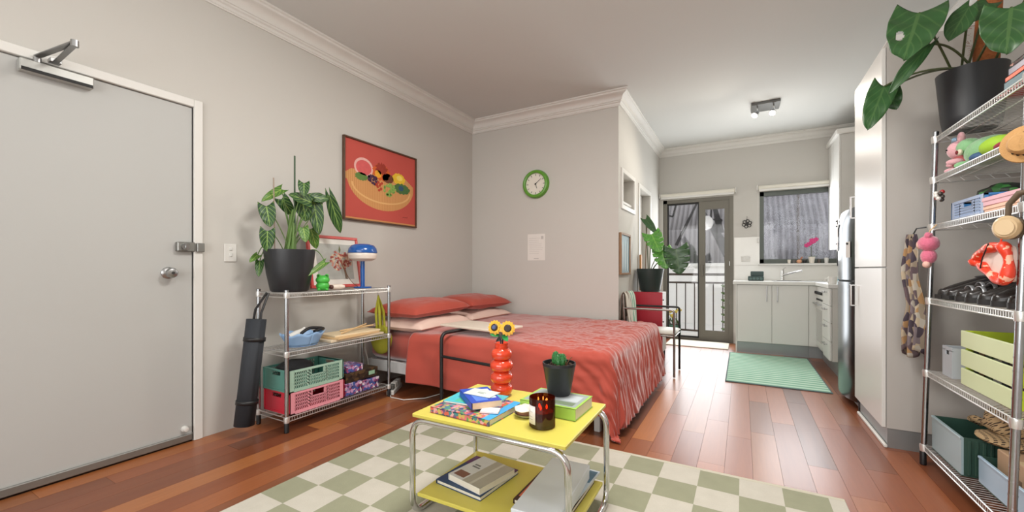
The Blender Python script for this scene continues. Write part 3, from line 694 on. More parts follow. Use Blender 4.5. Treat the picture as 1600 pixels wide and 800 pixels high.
# patterned boxes
M_floral = patch_mat('purple_floral_print', [(96, 76, 128), (152, 132, 176), (58, 48, 92), (196, 150, 190), (68, 92, 160), (220, 208, 216), (150, 70, 110)], 55)
M_bpr = patch_mat('dark_brown_print', [(48, 38, 30), (62, 48, 36), (40, 32, 26), (86, 66, 42)], 40)
for i, (x, y, z, sx, sy, sz, m, lab) in enumerate(((-2.66, 2.135, 0, .17, .15, .095, M_floral, 'purple floral box at bottom left of the box pile on low shelf'), (-2.66, 2.30, 0, .17, .16, .085, M_floral, 'purple floral box at bottom right of the box pile on low shelf'), (-2.66, 2.215, .097, .17, .30, .072, M_bpr, 'long dark brown box across the two floral boxes'), (-2.66, 2.15, .170, .16, .15, .05, M_floral, 'small purple floral box on top of the dark brown box'))):
    t = thing('patterned_box', lab, 'box', (x, y, LOW+z), group='patterned boxes on the low shelf')
    MB().bx(-sx/2, sx/2, -sy/2, sy/2, 0, sz*.62, .002).build('box_base', m, t, smooth=0)
    MB().bx(-sx/2-.003, sx/2+.003, -sy/2-.003, sy/2+.003, sz*.6, sz-.001, .002).build('lid', m, t, smooth=0)
    if i == 2: MB().bx(sx/2+.003, sx/2+.004, .06, .12, .02, .05).build('label', mat('mint_label', (150, 190, 160), .5), t, smooth=0)

# yoga mat
ym = thing('yoga_mat', 'rolled black yoga mat hanging in its strap at the end of low shelf', 'yoga mat', (-2.72, 1.425, .075), rot=(-.115, 0, 0))
b = MB(); sp = [(.012+.0525*i/80) for i in range(81)]
b.grid(lambda u, v: Vector(((.012+.046*u)*math.cos(u*2*PI*6), (.012+.046*u)*math.sin(u*2*PI*6), .66*v)), 150, 2)
b.build('rolled_mat', mat('mat_black', (42, 46, 52), .75, bump=.3, bs=200), ym, smooth=60, solid=.006)
for z in (.13, .52): MB().lathe([(.0622, z), (.0622, z+.025)], seg=28, caps=False).build('strap_loop', M_black, ym, solid=.0015)
MB().tube([(.05, -.0, .53), (.03, .005, .70), (.0, .055, .83), (-.01, .05, .835), (-.03, .0, .72), (-.05, 0, .53)], .0075, 8).build('carry_strap', M_black, ym)

# wall painting
pt = thing('painting', 'framed red painting of fruit on a round basket above the low shelf', 'picture', (XL, 2.76, 1.83))
a_, h_ = .442, .356
b = MB()
for y0, y1, za, zb in ((-a_, a_, -h_, -h_+.014), (-a_, a_, h_-.014, h_), (-a_, -a_+.014, -h_+.014, h_-.014), (a_-.014, a_, -h_+.014, h_-.014)): b.bx(0.002, .03, y0, y1, za, zb, .002)
b.build('frame', mat('walnut_frame', (84, 58, 40), .5, var=.15, vs_=30), pt, smooth=0)
cv = MB().bx(.002, .014, -a_+.014, a_-.014, -h_+.014, h_-.014).build('canvas', mat('coral_paint', (190, 80, 70), .8, var=.10, vs_=3), pt, smooth=0)
def flat(poly, lvl, m, name, lab=None):
    return MB().prism(poly, (.0142+.0003*lvl, 0, 0), (0, 1, 0), (0, 0, 1), (.0003, 0, 0)).build(name, m, cv, smooth=0)
def ell(cy, cz, ry, rz_, n=28, a0=0, a1=2*PI, wob=0.): return [(cy+ry*(1+wob*math.sin(i*2.1))*math.cos(a0+(a1-a0)*i/n), cz+rz_*(1+wob*math.sin(i*2.9))*math.sin(a0+(a1-a0)*i/n)) for i in range(n)]
flat([(-a_+.014, -h_+.014), (a_-.014, -h_+.014), (a_-.014, -h_+.03), (-a_+.014, -h_+.03)], 0, mat('ochre_strip', (206, 142, 88), .8), 'painted_border')
flat([(-a_+.014, -h_+.014), (-a_+.024, -h_+.014), (-a_+.024, h_-.014), (-a_+.014, h_-.014)], 0, MC['ochre_strip'], 'painted_border')
bas = [(-.42, .05), (-.36, .09), (.30, .11), (.40, .05)]+[(.405*math.cos(-t*PI/20), .03-.262*math.sin(t*PI/20)) for t in range(1, 20)]+[(-.42, 0)]
flat(bas, 1, mat_stripe('wicker_paint', (214, 158, 100), (202, 142, 84), 1, .02, .5, bump=.0, rough=.8), 'painted_basket')
flat([(.36*math.cos(t*PI/24)*1, -.02-.15*math.sin(t*PI/24)) for t in range(25)]+[(.34*math.cos(t*PI/24), -.02-.135*math.sin(t*PI/24)) for t in range(24, -1, -1)], 2, mat('wicker_light', (220, 172, 112), .8), 'painted_weave')
fm = lambda n_, c: mat(n_, c, .8, var=.15, vs_=40)
flat(ell(-.225, .125, .105, .085), 2, fm('rind_pink', (228, 176, 168)), 'painted_melon'); flat(ell(-.225, .122, .085, .066), 3, fm('melon_flesh', (208, 92, 92)), 'painted_melon')
flat(ell(-.25, .04, .07, .035, wob=.1), 3, fm('fruit_green', (92, 124, 58)), 'painted_leaf')
flat(ell(-.02, .12, .105, .075, wob=.12), 4, fm('fruit_orange', (204, 92, 36)), 'painted_orange'); flat(ell(-.02, .155, .07, .05, wob=.25), 5, fm('fruit_dark_red', (150, 50, 34)), 'painted_apple'); flat(ell(-.06, .10, .04, .035), 5, fm('fruit_gold', (226, 160, 44)), 'painted_orange')
flat(ell(.06, .08, .07, .045), 4, fm('fruit_brown', (112, 60, 36)), 'painted_pear')
flat(ell(.20, .10, .085, .055, wob=.08), 4, fm('fruit_yellow', (226, 186, 48)), 'painted_lemon'); flat(ell(.21, .11, .04, .025), 5, fm('fruit_pale_yellow', (238, 212, 100)), 'painted_lemon')
flat(ell(.24, .01, .11, .05, wob=.12), 5, fm('leaf_green', (72, 108, 58)), 'painted_leaf'); flat(ell(.23, .015, .035, .026), 6, fm('plum_blue', (48, 84, 108)), 'painted_plum')
k = 0
for cy, cz, n_, m, sp in ((-.12, .035, 26, fm('grape_purple', (74, 40, 68)), .05), (.08, -.02, 38, fm('grape_green', (136, 172, 84)), .065), (-.045, -.01, 14, fm('cherry_red', (178, 62, 40)), .04)):
    b = MB()
    for i in range(n_):
        q = Rq.random()*2*PI; r = sp*math.sqrt(Rq.random()); b.prism(ell(cy+r*1.2*math.cos(q), cz+r*math.sin(q), .014, .012, 10), (.0165+.0001*(i % 4), 0, 0), (0, 1, 0), (0, 0, 1), (.0003, 0, 0))
    b.build('painted_grapes', m, cv, smooth=0)
b = MB()
for i in range(6): b.prism([(0, 0), (.008, .001), (.01, .008), (.002, .006)], (.0146, .25+.012*i, -.27+.003*(i % 2)), (0, 1, 0), (0, 0, 1), (.0003, 0, 0))
b.build('painted_signature', mat('dark_paint', (96, 40, 36), .8), cv, smooth=0)

# clock and note on alcove wall
RXm = Matrix.Rotation(PI/2, 3, 'X')
ck = thing('wall_clock', 'round lime green wall clock above the bed', 'clock', (-2.055, YA, 2.023))
MB().lathe([(.10, 0), (.163, 0), (.163, .02), (.152, .045), (.136, .05), (.124, .045), (.122, .015)], seg=48, rot=RXm, caps=False).build('rim', mat('lime_plastic', (92, 150, 46), .35), ck)
MB().lathe([(.125, .02), (0, .02)], seg=40, rot=RXm, caps=False).build('dial', mat('dial_cream', (226, 220, 208), .6), ck, smooth=0)
b = MB()
for i in range(12): a = i*PI/6; b.box((.104*math.sin(a), -.021, .104*math.cos(a)), (.005, .002, .022), 0, rot=Matrix.Rotation(a, 3, 'Y'))
b.build('hour_marks', M_dark, ck, smooth=0)
for ln, w_, a in ((.085, .006, math.radians(50)), (.055, .008, math.radians(160))): MB().prism([(-w_/2, -.012), (w_/2, -.012), (w_/4, ln), (-w_/4, ln)], (0, -.026, 0), (math.cos(a), 0, -math.sin(a)), (math.sin(a), 0, math.cos(a)), (0, .002, 0)).build('hand', M_dark, ck, smooth=0)
MB().lathe([(.008, .018), (.008, .03), (0, .03)], seg=12, rot=RXm).build('hub', M_dark, ck)
nt = thing('paper_note', 'white sheet of paper stuck to the wall above the bed', 'paper', (-2.055, YA, 1.305))
MB().bx(-.11, .11, -.003, -.001, -.15, .15).build('sheet', mat('note_paper', (222, 218, 212), .8), nt, smooth=0)
b = MB()
for i in range(9): b.bx(-.09, -.09+.18*(.6+.4*Rq.random()), -.0035, -.003, .10-.022*i, .103-.022*i)
b.bx(.06, .09, -.0035, -.003, .09, .125).bx(-.03, .03, -.0035, -.003, -.135, -.125)
b.build('printed_lines', mat('faint_ink', (186, 182, 178), .8), nt, smooth=0)

# ------------------------------------------------------------------ bed
BX0, BX1, BY0, BY1 = -2.925, -.80, 2.585, 4.185
bf = thing('bed', 'white metal bed frame under the coral bedding', 'bed', (0, 0, 0))
M_bedw = mat('bed_white', (206, 208, 208), .4)
for y in (BY0, BY1): MB().bx(BX0, BX1, y-.012, y+.012, .165, .26, .003).build('side_rail', M_bedw, bf, smooth=0)
MB().bx(BX0, BX0+.024, BY0+.012, BY1-.012, .165, .26, .003).build('end_rail', M_bedw, bf, smooth=0)
MB().bx(BX1-.024, BX1, BY0+.012, BY1-.012, .165, .26, .003).build('end_rail', M_bedw, bf, smooth=0)
for x in (BX0+.03, -1.9, BX1-.02):
    for y in (BY0+.02, BY1-.02): MB().bx(x-.02, x+.02, y-.02, y+.02, 0, .17, .003).build('leg', M_bedw, bf, smooth=0)
sl_ = None
for i in range(14):
    o = MB().bx(-.035, .035, BY0+.012, BY1-.012, .235, .255).build('slat', M_bedw, bf, smooth=0) if sl_ is None else bpy.data.objects.new('slat', sl_)
    if sl_ is None: sl_ = o.data
    else: o.parent = bf; C.objects.link(o)
    o.location.x = BX0+.1+i*.15
b = MB(); b.bx(BX0+.005, BX1-.01, BY0-.005, BY1, .262, .50, .05)
tag(b.build('mattress', M_coral, smooth=50), 'mattress in a coral fitted sheet on the white bed frame', 'mattress')

A0, A1, B0, B1 = -2.36, BX1+.02, BY0-.01, BY1-.01
OVF, OVN = .53, .44; ZT = .535; RR = .075
def nz(x, y, z, s): return noise.noise(Vector((x*s, y*s, z*s)))
def duvet(u, v):
    a = A0+(A1+OVF-A0)*u; q = B1-(B1-B0+OVN)*v          # flat-sheet coordinates
    a += .05*(1-v)*0
    dx = max(0, a-A1); dy = max(0, B0-q); d = math.hypot(dx, dy); ax, ay = min(a, A1), max(q, B0)
    if d < 1e-6: n2 = Vector((0, 0)); out = down = 0
    else:
        n2 = Vector((dx/d, -dy/d)); arc = RR*PI/2
        if d < arc: f = d/RR; out, down = RR*math.sin(f), RR*(1-math.cos(f))
        else: e = d-arc; fl = .16 if dy < .02 else .10; out, down = RR+e*fl, RR+e*.985
    foot = max(0, min(1, (a+1.75)/.5))                  # crumpled half towards the foot
    z = ZT-down; hang = min(1, down/.12)
    # gathers: pleats run down the foot side, soft creases on top
    if dx > 0 or a > A1-.25:
        s = q*1.0+.22*nz(a, q, 0, 2.2)
        amp = .0105*foot*(.35+.65*hang)*(1 if dy < .1 else .6)
        w1 = math.sin(s*84+2.6*nz(q, a*.3, 1, 5))*.5+math.sin(s*47+1.3+1.5*nz(q, a, 5, 3))*.55+nz(q, a*.25, 3, 26)*.9
        out += amp*w1*hang; z += amp*.55*w1*(1-hang)
    if dy > 0:
        out += hang*(.014*math.sin(a*9.5+1.8*nz(a, 0, 2, 2))+.008*nz(a, q, 5, 7))
        if down > .2: z += .05*max(0, (A0+.5-a))*0
    top = 1-hang
    z += top*(.012*nz(a, q, 0, 3.2)+.006*nz(a, q, 4, 9))
    z += top*foot*(.013*abs(nz(a*.5+.4*q, q*1.7, 2, 11))+.010*abs(nz(a, q*.6, 7, 19))+.003*nz(a, q, 1, 40))-top*foot*.006
    out += hang*.006*nz(a, q, 8, 6)
    if dy > 0 and a < A0+.02: pass
    if z < .022:
        over = .022-z; z = .022+.012*abs(nz(a, q, 3, 12)); out += over*.55
    zz = z+.03*max(0, (1-u*9))*(1-hang)*0
    return Vector((ax+n2.x*out, ay+n2.y*out, zz))
dv = MB().grid(duvet, 230, 220)
o = dv.build('duvet', M_coral, smooth=180, solid=.012); o.modifiers['solid'].offset = -1
tag(o, 'coral duvet spread over the bed and hanging to the floor at its foot', 'duvet')

def pillow(lab, m, c, sx, sy, th, rot, grp, seed, pinch=.85):
    t = thing('pillow', lab, 'pillow', c, group=grp, rot=rot); b = MB()
    for s in (-1, 1):
        def fn(u, v, s=s):
            x, y = u*2-1, v*2-1
            h = (max(0, 1-abs(x)**2.6)**.37)*(max(0, 1-abs(y)**2.6)**.37)
            k = 1-.07*(1-abs(x)**2)*0-.06*(1-x*x)*abs(y)**3-.06*(1-y*y)*abs(x)**3
            p = Vector((x*sx/2*k, y*sy/2*k, s*h*th/2*(1.15 if s > 0 else .7)))
            p.z += h*(.012*noise.noise(Vector((x*2+seed, y*2, s)))+.006*noise.noise(Vector((x*6+seed, y*5, s*2))))
            return p
        b.grid(fn, 28, 36)
    b.build('pillow_cover', m, t, smooth=180)
    b = MB(); q = []
    for k in range(96):
        a = 2*PI*k/96; cx_, cy_ = math.cos(a), math.sin(a); mm = max(abs(cx_), abs(cy_)); x, y = cx_/mm, cy_/mm
        kk = 1-.06*(1-x*x)*abs(y)**3-.06*(1-y*y)*abs(x)**3; q.append((x*sx/2*kk, y*sy/2*kk, 0))
    b.tube(q, .004, 6, closed=True).build('seam', m, t)
    return t
M_pil = mat('coral_pillowcase', (172, 70, 54), .82, var=.05, bump=.2, bs=220, sheen=.25)
pillow('pale pink pillow under the nearer coral pillow', M_pale, (-2.585, 2.93, .557), .56, .76, .14, (0, 0, .05), 'pale pillows underneath', 1)
pillow('pale pink pillow under the coral pillow by the alcove wall', M_pale, (-2.58, 3.70, .557), .56, .74, .14, (0, 0, -.03), 'pale pillows underneath', 4)
pillow('coral pillow on top, nearer the wire shelf', M_pil, (-2.60, 2.92, .685), .56, .77, .17, (.02, .0, .0), 'coral pillows', 7)
pillow('coral pillow on top, against the alcove wall', M_pil, (-2.58, 3.71, .685), .56, .72, .17, (-.02, .0, -.04), 'coral pillows', 9)

# over-bed table
ot = thing('bed_table', 'white-topped bed table with black tube legs standing over the bed edge', 'table', (0, 0, 0))
bt = MB(); bt.box((-1.85, 2.785, .592), (.60, .34, .018), .004, rot=-.15).build('tabletop', mat('white_birch_top', (222, 210, 194), .4), ot, smooth=0)
for i, (x, y) in enumerate(((-1.965, 2.425), (-1.43, 2.35))):
    b = MB(); b.tube(rounded([(x, y, .02), (x, y, .571), (x+(.045 if i == 0 else -.17), y+.42, .571)], .06), .0135, 10).tube([(x, y, .016), (x+.06, y+.5, .016)], .0125, 10)
    b.build('leg', M_black, ot)
MB().bar((-1.965, 2.425, .40), (-1.43, 2.35, .40), .011, 8).build('crossbar', M_black, ot)

# power board and cords below the bed
pw = thing('power_board', 'white power board on the floor under the bed head', 'power board', (-2.62, 2.60, 0), rz=.5)
MB().box((0, 0, .02), (.06, .26, .04), .006).build('casing', M_white, pw, smooth=0)
for i in range(4): MB().box((0, -.09+.06*i, .062), (.045, .045, .045), .006).build('plug', M_white if i else M_grey, pw, smooth=0)
cb = MB()
cb.tube(bow((-2.55, 2.48, .008), (-2.25, 2.75, .008), 0.0)[:1]+[(-2.5, 2.44, .008), (-2.36, 2.44, .008), (-2.24, 2.56, .008), (-2.2, 2.74, .008)], .004, 6)
cb.tube([(-2.70, 2.56, .03), (-2.78, 2.52, .008), (-2.84, 2.53, .15), (-2.90, 2.53, .35)], .004, 6)
tag(cb.build('white_cable', M_white), 'white cables trailing from power board below the bed', 'cable')

# ------------------------------------------------------------------ green tote hanging from shelf end
M_lime = mat('olive_lime_fabric', (166, 164, 48), .8, var=.08, bump=.3)
hb = thing('hanging_bag', 'olive green cloth bag hanging at far end of low wire shelf', 'bag', (-2.70, 2.525, .33))
MB().ball((0, 0, .12), (.115, .05, .125), 22, 14, fn=lambda d: 1+.08*noise.noise(d*2.5)).build('bag_body', M_lime, hb, smooth=80)
for s in (-1, 1): MB().tube([(s*.02, -.03, .2), (s*.02, -.04, .36), (.0, -.035, .50), (s*.02, .005, .36), (s*.02, .02, .19)], [.01, .012, .008, .012, .01], 8).build('strap', M_lime, hb)
MB().tube([(0, -.035, .50), (0, -.045, .555), (0, -.056, .56)], .003, 6).build('hook', M_steel, hb)

# ------------------------------------------------------------------ coffee table
ctx, cty, ctr = -.866, 1.546, math.radians(1.0)
ct = thing('coffee_table', 'yellow two-tier coffee table with bent chrome tube frame on the checked rug', 'table', (ctx, cty, .0105), rz=ctr)
hx, hy, zt = .345, .240, .413
loop = [(-hx, -hy, .0125), (-hx, -hy, zt), (hx, -hy, zt), (hx, -hy, .0125), (hx, hy, .0125), (hx, hy, zt), (-hx, hy, zt), (-hx, hy, .0125)]
pts = rounded([Vector((-hx, 0, .0125))]+[Vector(p) for p in loop]+[Vector((-hx, 0, .0125))], .075, 8)[:-1]
MB().tube(pts, .0125, 14, closed=True).build('tube_frame', M_chrome, ct)
MB().box((0, 0, .4325), (.68, .50, .016), .003).build('tabletop', M_yellow, ct, smooth=0)
MB().box((0, 0, .093), (.665, .455, .016), .003).build('lower_shelf', M_yellow, ct, smooth=0)
for y in (-hy, hy): MB().bx(-.3, -.28, y-.008, y+.008, zt+.008, zt+.0135).bx(.28, .3, y-.008, y+.008, zt+.008, zt+.0135).build('bracket', M_chrome, ct, smooth=0)
TT = .4515; TB = .1120

def book(name, lab, loc, L, Wd, th, rz, cover, group=None, edge=None, art=None, soft=False, rot=None, cat='book'):
    """closed book lying flat: spine along x=-Wd/2, cover boards, page block, printed cover art"""
    t = thing(name, lab, cat, loc, rz, group, rot)
    e = edge or M_paper; cv_ = .0008 if soft else .0025
    MB().box((.002, 0, th/2), (Wd-.007, L-(.001 if soft else .006), th-2*cv_)).build('pages', e, t, smooth=0)
    b = MB(); b.bx(-Wd/2, Wd/2, -L/2, L/2, 0, cv_).bx(-Wd/2, Wd/2, -L/2, L/2, th-cv_, th).bx(-Wd/2, -Wd/2+cv_, -L/2, L/2, 0, th)
    cvo = b.build('cover', cover, t, smooth=0)
    for i, (x0, x1, y0, y1, m) in enumerate(art or ()):
        MB().bx(x0*Wd, x1*Wd, y0*L, y1*L, th, th+.0004+.0002*i).build('cover_print', m, cvo, smooth=0)
    return t
cm = lambda n_, c, r=.45: mat(n_, c, r, var=.08, vs_=30)
M_mix = patch_mat('busy_bookcover', [(64, 130, 140), (206, 110, 120), (90, 150, 90), (112, 84, 130), (214, 160, 170), (70, 82, 110), (190, 170, 96), (200, 92, 80)], 75, .35)
book('book', 'large colourful patterned book lowest on the table top stack', (-.985, 1.450, TT), .30, .245, .024, 1.53, M_mix, 'books on the table top', art=[(-.5, .5, -.5, -.38, cm('sky_blue', (60, 160, 214)))])
book('book', 'thin turquoise book second in the table top stack', (-1.02, 1.50, TT+.0255), .17, .235, .007, .10, cm('turquoise', (74, 184, 196)), 'books on the table top', art=[(-.3, .42, -.42, .3, cm('mint_print', (84, 186, 150)))], soft=True)
book('book', 'thick blue paperback book with pale envelope on it', (-.985, 1.475, TT+.0335), .205, .13, .027, .87, cm('cobalt', (36, 74, 178)), 'books on the table top', art=[(-.3, .1, -.4, .2, cm('cobalt_light', (84, 124, 208))), (.2, .42, -.3, .35, cm('ice_print', (204, 218, 230)))], edge=mat('warm_pages', (222, 196, 164), .8, var=.06, vs_=60), soft=True)
en = tag(MB().box((0, 0, .0012), (.135, .085, .0024)).build('envelope', cm('pale_envelope', (206, 214, 208)), smooth=0), 'pale envelope resting on the thick blue book', 'envelope'); en.location = (-.985, 1.49, TT+.0622); en.rotation_euler.z = -.02
MB().bx(-.016, .016, -.012, -.006, .0024, .0028).bx(-.02, .02, .0, .004, .0024, .0028).build('printed_address', mat('grey_ink', (128, 140, 130), .7), en, smooth=0)
cd = tag(MB().box((0, 0, .005), (.075, .05, .010), .002).build('card_box', cm('card_white', (226, 216, 214)), smooth=0), 'small white card box poking out under the blue book', 'box'); cd.location = (-.885, 1.40, TT+.0256); cd.rotation_euler.z = .35
book('book', 'thick lime green hardback under the small plant pot', (-.695, 1.632, TT), .25, .20, .048, 1.55, cm('lime_cover', (156, 196, 84)), art=[(-.42, .45, -.46, .46, cm('slate_print', (150, 160, 158))), (-.1, .3, -.4, .1, cm('steel_print', (182, 190, 194))), (-.36, -.16, -.4, .4, cm('olive_print', (112, 128, 104)))])
# small plant
sp_ = thing('small_plant', 'small green succulent in a charcoal pot standing on the green book', 'plant', (-.705, 1.682, TT+.0496))
PZ = sp_.location
MB().lathe([(0, 0), (.046, 0), (.05, .006), (.071, .125), (.073, .127), (.073, .14), (.068, .14), (.066, .118), (0, .118)], seg=36).build('pot', M_pot, sp_)
b = MB().lathe([(.066, .119), (.04, .124), (0, .126)], seg=20)
for i in range(40): a = Rq.random()*6.28; r = .058*math.sqrt(Rq.random()); b.ball((r*math.cos(a), r*math.sin(a), .122+.004*Rq.random()), .004+.006*Rq.random(), 6, 4)
b.build('soil', M_soil, sp_)
M_suc = mat('succulent_green', (54, 118, 62), .45, var=.3, vs_=60)
for (x, y, h, r) in ((-.02, .01, .055, .016), (.0, -.008, .042, .015), (.018, .0, .05, .014), (-.004, .022, .045, .014)):
    s_ = MB().ball((x, y, .122+h/2), (r, r, h*.58), 14, 10, fn=lambda d: 1+.14*math.cos(7*math.atan2(d.y, d.x))).build('stem', M_suc, sp_)
    b = MB()
    for k in range(36): a = k*2.4; zz = .128+h*.95*(k/36); rr = r*.9*math.sqrt(max(.05, 1-((k/36)*2-1)**2)); b.bar((x+rr*math.cos(a), y+rr*math.sin(a), zz), (x+(rr+.006)*math.cos(a), y+(rr+.006)*math.sin(a), zz+.004), .0016, 4)
    b.build('tubercles', M_suc, s_, kind='stuff')
MB().tube(bow((.03, .0, .12), (.055, .015, .165), .008), .002, 5).tube(bow((.03, .0, .12), (.04, -.02, .15), .008), .002, 5).build('sprig', M_brownwood, sp_)

# bubble vase with flowers
vz = thing('vase', 'glossy orange vase of stacked bubbles at the back of the coffee table', 'vase', (-1.0, 1.682, TT)); vz.scale = (1.06, 1.06, 1.06)
pr = [(0, 0), (.03, 0)]
for k, (zc, r) in enumerate(((.03, .050), (.083, .0505), (.135, .052), (.186, .0465))):
    for i in range(-5, 6): a = i/5*1.12; pr.append((.012+(r-.012)*math.cos(a)**.8 if abs(a) < 1.5 else .03, zc+.0285*math.sin(a)/math.sin(1.12)*.93))
pr += [(.031, .214), (.029, .222), (.031, .236), (.027, .236), (.024, .222), (0, .222)]
MB().lathe(pr, seg=44).build('vase_body', mat('orange_glaze', (222, 66, 34), .15, coat=.6, var=.03), vz, smooth=80)
M_petal = mat('sunflower_yellow', (236, 178, 34), .4, var=.08, vs_=40); M_seed = mat('sunflower_brown', (44, 30, 26), .5)
for i, (x, y, z, dx, dy) in enumerate(((-.032, -.006, .320, -.25, -1), (.034, .0, .320, .18, -1))):
    t = thing('sunflower', ('left yellow toy sunflower in the orange vase', 'right yellow toy sunflower in the orange vase')[i], 'flower', (vz.location.x+x, vz.location.y+y, TT+z), group='flowers in the orange vase')
    n_ = Vector((dx+.35, dy, .25)).normalized(); Q = n_.to_track_quat('Z', 'Y').to_matrix()
    for ring, (n2, r0, r1, zz) in enumerate(((14, .016, .037, .002), (12, .014, .030, .006))):
        for k in range(n2):
            a = 2*PI*(k+.5*ring)/n2; u = Q @ Vector((math.cos(a), math.sin(a), 0)); w = Q @ Vector((-math.sin(a), math.cos(a), 0))
            MB().prism([(r0, -.004), (r1*.8, -.0075), (r1, 0), (r1*.8, .0075), (r0, .004)], n_*zz, u, w, n_*.003).build('petal', M_petal, t, smooth=0)
    MB().lathe([(.018, 0), (.018, .010), (.014, .014), (0, .0145)], seg=20, rot=Q).build('seed_head', M_seed, t)
    if i == 0: MB().lathe([(.010, .0145), (.009, .017), (0, .017)], seg=16, rot=Q).build('blue_stud', mat('stud_blue', (70, 84, 130), .4), t)
    MB().tube([(0, 0, 0), (-x*.5, -y*.5, -.03), (-x*.85, -y*.8, -.06), (-x*.9, -y*.8, -.13)], .004, 8).build('stalk', M_black, t)
    leaf(MB(), (-x*.6, -y*.6-.005, -.036), (-x*.6+(.036 if i else -.03), -y*.6-.03, -.038+(-.012 if i else .01)), .026, face=(0, -1, .8), hw='lance').build('leaf', mat('toy_green', (30, 132, 62), .4), t, solid=.002)

# candle, coaster, lid
cn = thing('candle', 'amber glass jar candle with white label, lit, on the yellow table', 'candle', (-.668, 1.428, TT))
amb = NT('amber_glass'); amb.n.remove(amb.p)
t1 = amb.n.new('ShaderNodeBsdfTransparent'); t1.inputs[0].default_value = lin((176, 88, 40))+(1,); t2 = amb.n.new('ShaderNodeBsdfGlossy'); t2.inputs['Roughness'].default_value = .05
t3 = amb.n.new('ShaderNodeBsdfDiffuse'); t3.inputs[0].default_value = lin((62, 22, 14))+(1,)
x1 = amb.n.new('ShaderNodeMixShader'); x1.inputs[0].default_value = .3; amb.l.new(t1.outputs[0], x1.inputs[1]); amb.l.new(t3.outputs[0], x1.inputs[2])
x2 = amb.n.new('ShaderNodeMixShader'); x2.inputs[0].default_value = .07; amb.l.new(x1.outputs[0], x2.inputs[1]); amb.l.new(t2.outputs[0], x2.inputs[2]); amb.l.new(x2.outputs[0], amb.out.inputs[0])
MB().lathe([(0, 0), (.044, 0), (.0495, .004), (.0495, .112), (.047, .112), (.046, .012), (0, .012)], seg=40).build('jar', amb.m, cn)
MB().lathe([(0, .013), (.042, .013), (.042, .058), (.02, .056), (0, .057)], seg=32).build('wax', mat('amber_wax', (168, 82, 40), .5), cn)
for i in range(3):
    a = 2.1*i+.6; wk = MB().bar((.017*math.cos(a), .017*math.sin(a), .055), (.017*math.cos(a), .017*math.sin(a), .066), .001, 5).build('wick', M_black, cn)
    MB().ball((.017*math.cos(a), .017*math.sin(a), .073), (.004, .004, .009), 10, 8).build('flame', mat('flame', (255, 170, 70), .5, emit=14), wk)
b = MB(); b.grid(lambda u, v: Vector((.0500*math.cos(3.55+1.05*u), .0500*math.sin(3.55+1.05*u), .018+.068*v)), 12, 1)
lb = b.build('label', mat('label_white', (224, 220, 216), .7), cn, smooth=60, solid=.0006)
b = MB()
for zz in (.034, .044, .062): b.grid(lambda u, v: Vector((.0505*math.cos(3.85+.5*u), .0505*math.sin(3.85+.5*u), zz+.002*v)), 6, 1)
b.build('label_print', mat('label_ink', (172, 170, 170), .7), lb, solid=.0003)
co_ = thing('coaster_dish', 'steel rimmed round dish under the wooden dish beside the candle', 'dish', (-.775, 1.497, TT))
MB().lathe([(0, 0), (.036, 0), (.045, .006), (.046, .012), (.042, .012), (.034, .005), (0, .005)], seg=32).build('dish', M_steel, co_)
ld = thing('wooden_dish', 'small brown wooden dish set in the steel dish beside the candle', 'dish', (-.775, 1.497, TT+.0055))
MB().lathe([(0, 0), (.035, 0), (.038, .004), (.038, .02), (.034, .024), (0, .024)], seg=28).build('lid_body', mat('lid_brown', (130, 88, 66), .5), ld)
ss = thing('seashell', 'white scallop seashell resting on the wooden dish', 'shell', (-.775, 1.493, TT+.0300))
MB().grid(lambda u, v: Vector(((.042*u*(1+.06*math.cos(40*v)*u))*math.cos(2.2*PI*v), (.05*u*(1+.05*math.cos(40*v)*u))*math.sin(2.2*PI*v), .013*(1-u*u)+.002*u*math.cos(40*v))), 10, 60).build('shell_valve', mat('shell_white', (228, 218, 206), .45), ss, smooth=80, solid=.002)

# lower shelf: books and box
book('book', 'navy hardback lowest in the pile at left of the lower shelf', (-1.035, 1.535, TB), .275, .25, .018, -.10, cm('navy_cover', (34, 66, 104)), 'books on the lower shelf', art=[(-.5, .5, .2, .5, cm('plum_print', (86, 42, 92)))])
book('book', 'white and grey softcover book on top of the navy book', (-1.005, 1.52, TB+.0195), .22, .195, .026, -.20, cm('grey_cover', (206, 208, 208)), 'books on the lower shelf', soft=True, art=[(-.05, .5, -.5, .5, cm('taupe_stripe', (168, 164, 150))), (.15, .22, -.5, .5, cm('pale_stripe', (196, 194, 182))), (-.42, -.1, -.42, -.22, cm('brown_photo', (122, 84, 68))), (-.34, -.12, .02, .06, cm('dark_type', (110, 112, 110))), (-.34, -.18, .1, .14, MC['dark_type'])])
book('book', 'dark recipe book with orange cover lying under the white box', (-.685, 1.595, TB), .31, .235, .018, .0, cm('dark_recipe', (62, 40, 32)), art=[(-.46, -.2, -.4, .46, cm('orange_print', (212, 104, 66))), (.1, .46, -.45, .45, patch_mat('food_photo', [(120, 62, 44), (168, 116, 76), (74, 38, 32), (188, 150, 116), (92, 54, 40)], 90)), (-.2, .1, -.48, .48, cm('cream_print', (204, 196, 182)))])
book('magazine', 'pale blue magazine poking out behind the white box', (-.65, 1.665, TB+.0195), .30, .17, .006, -.04, cm('magazine_blue', (196, 208, 216)), soft=True, cat='magazine', art=[(.1, .46, .1, .46, cm('teal_type', (72, 116, 138)))])
wb = thing('white_box', 'long plain white box lying on the lower shelf books', 'box', (-.650, 1.50, TB+.0262), rz=.07)
MB().bx(-.085, .085, -.22, .22, 0, .06, .003).build('box_body', mat('box_white', (206, 212, 218), .5), wb, smooth=0)
MB().bx(-.0865, .0865, -.2215, .2215, .034, .0615, .003).build('box_lid', mat('box_lid_white', (210, 216, 222), .5), wb, smooth=0)

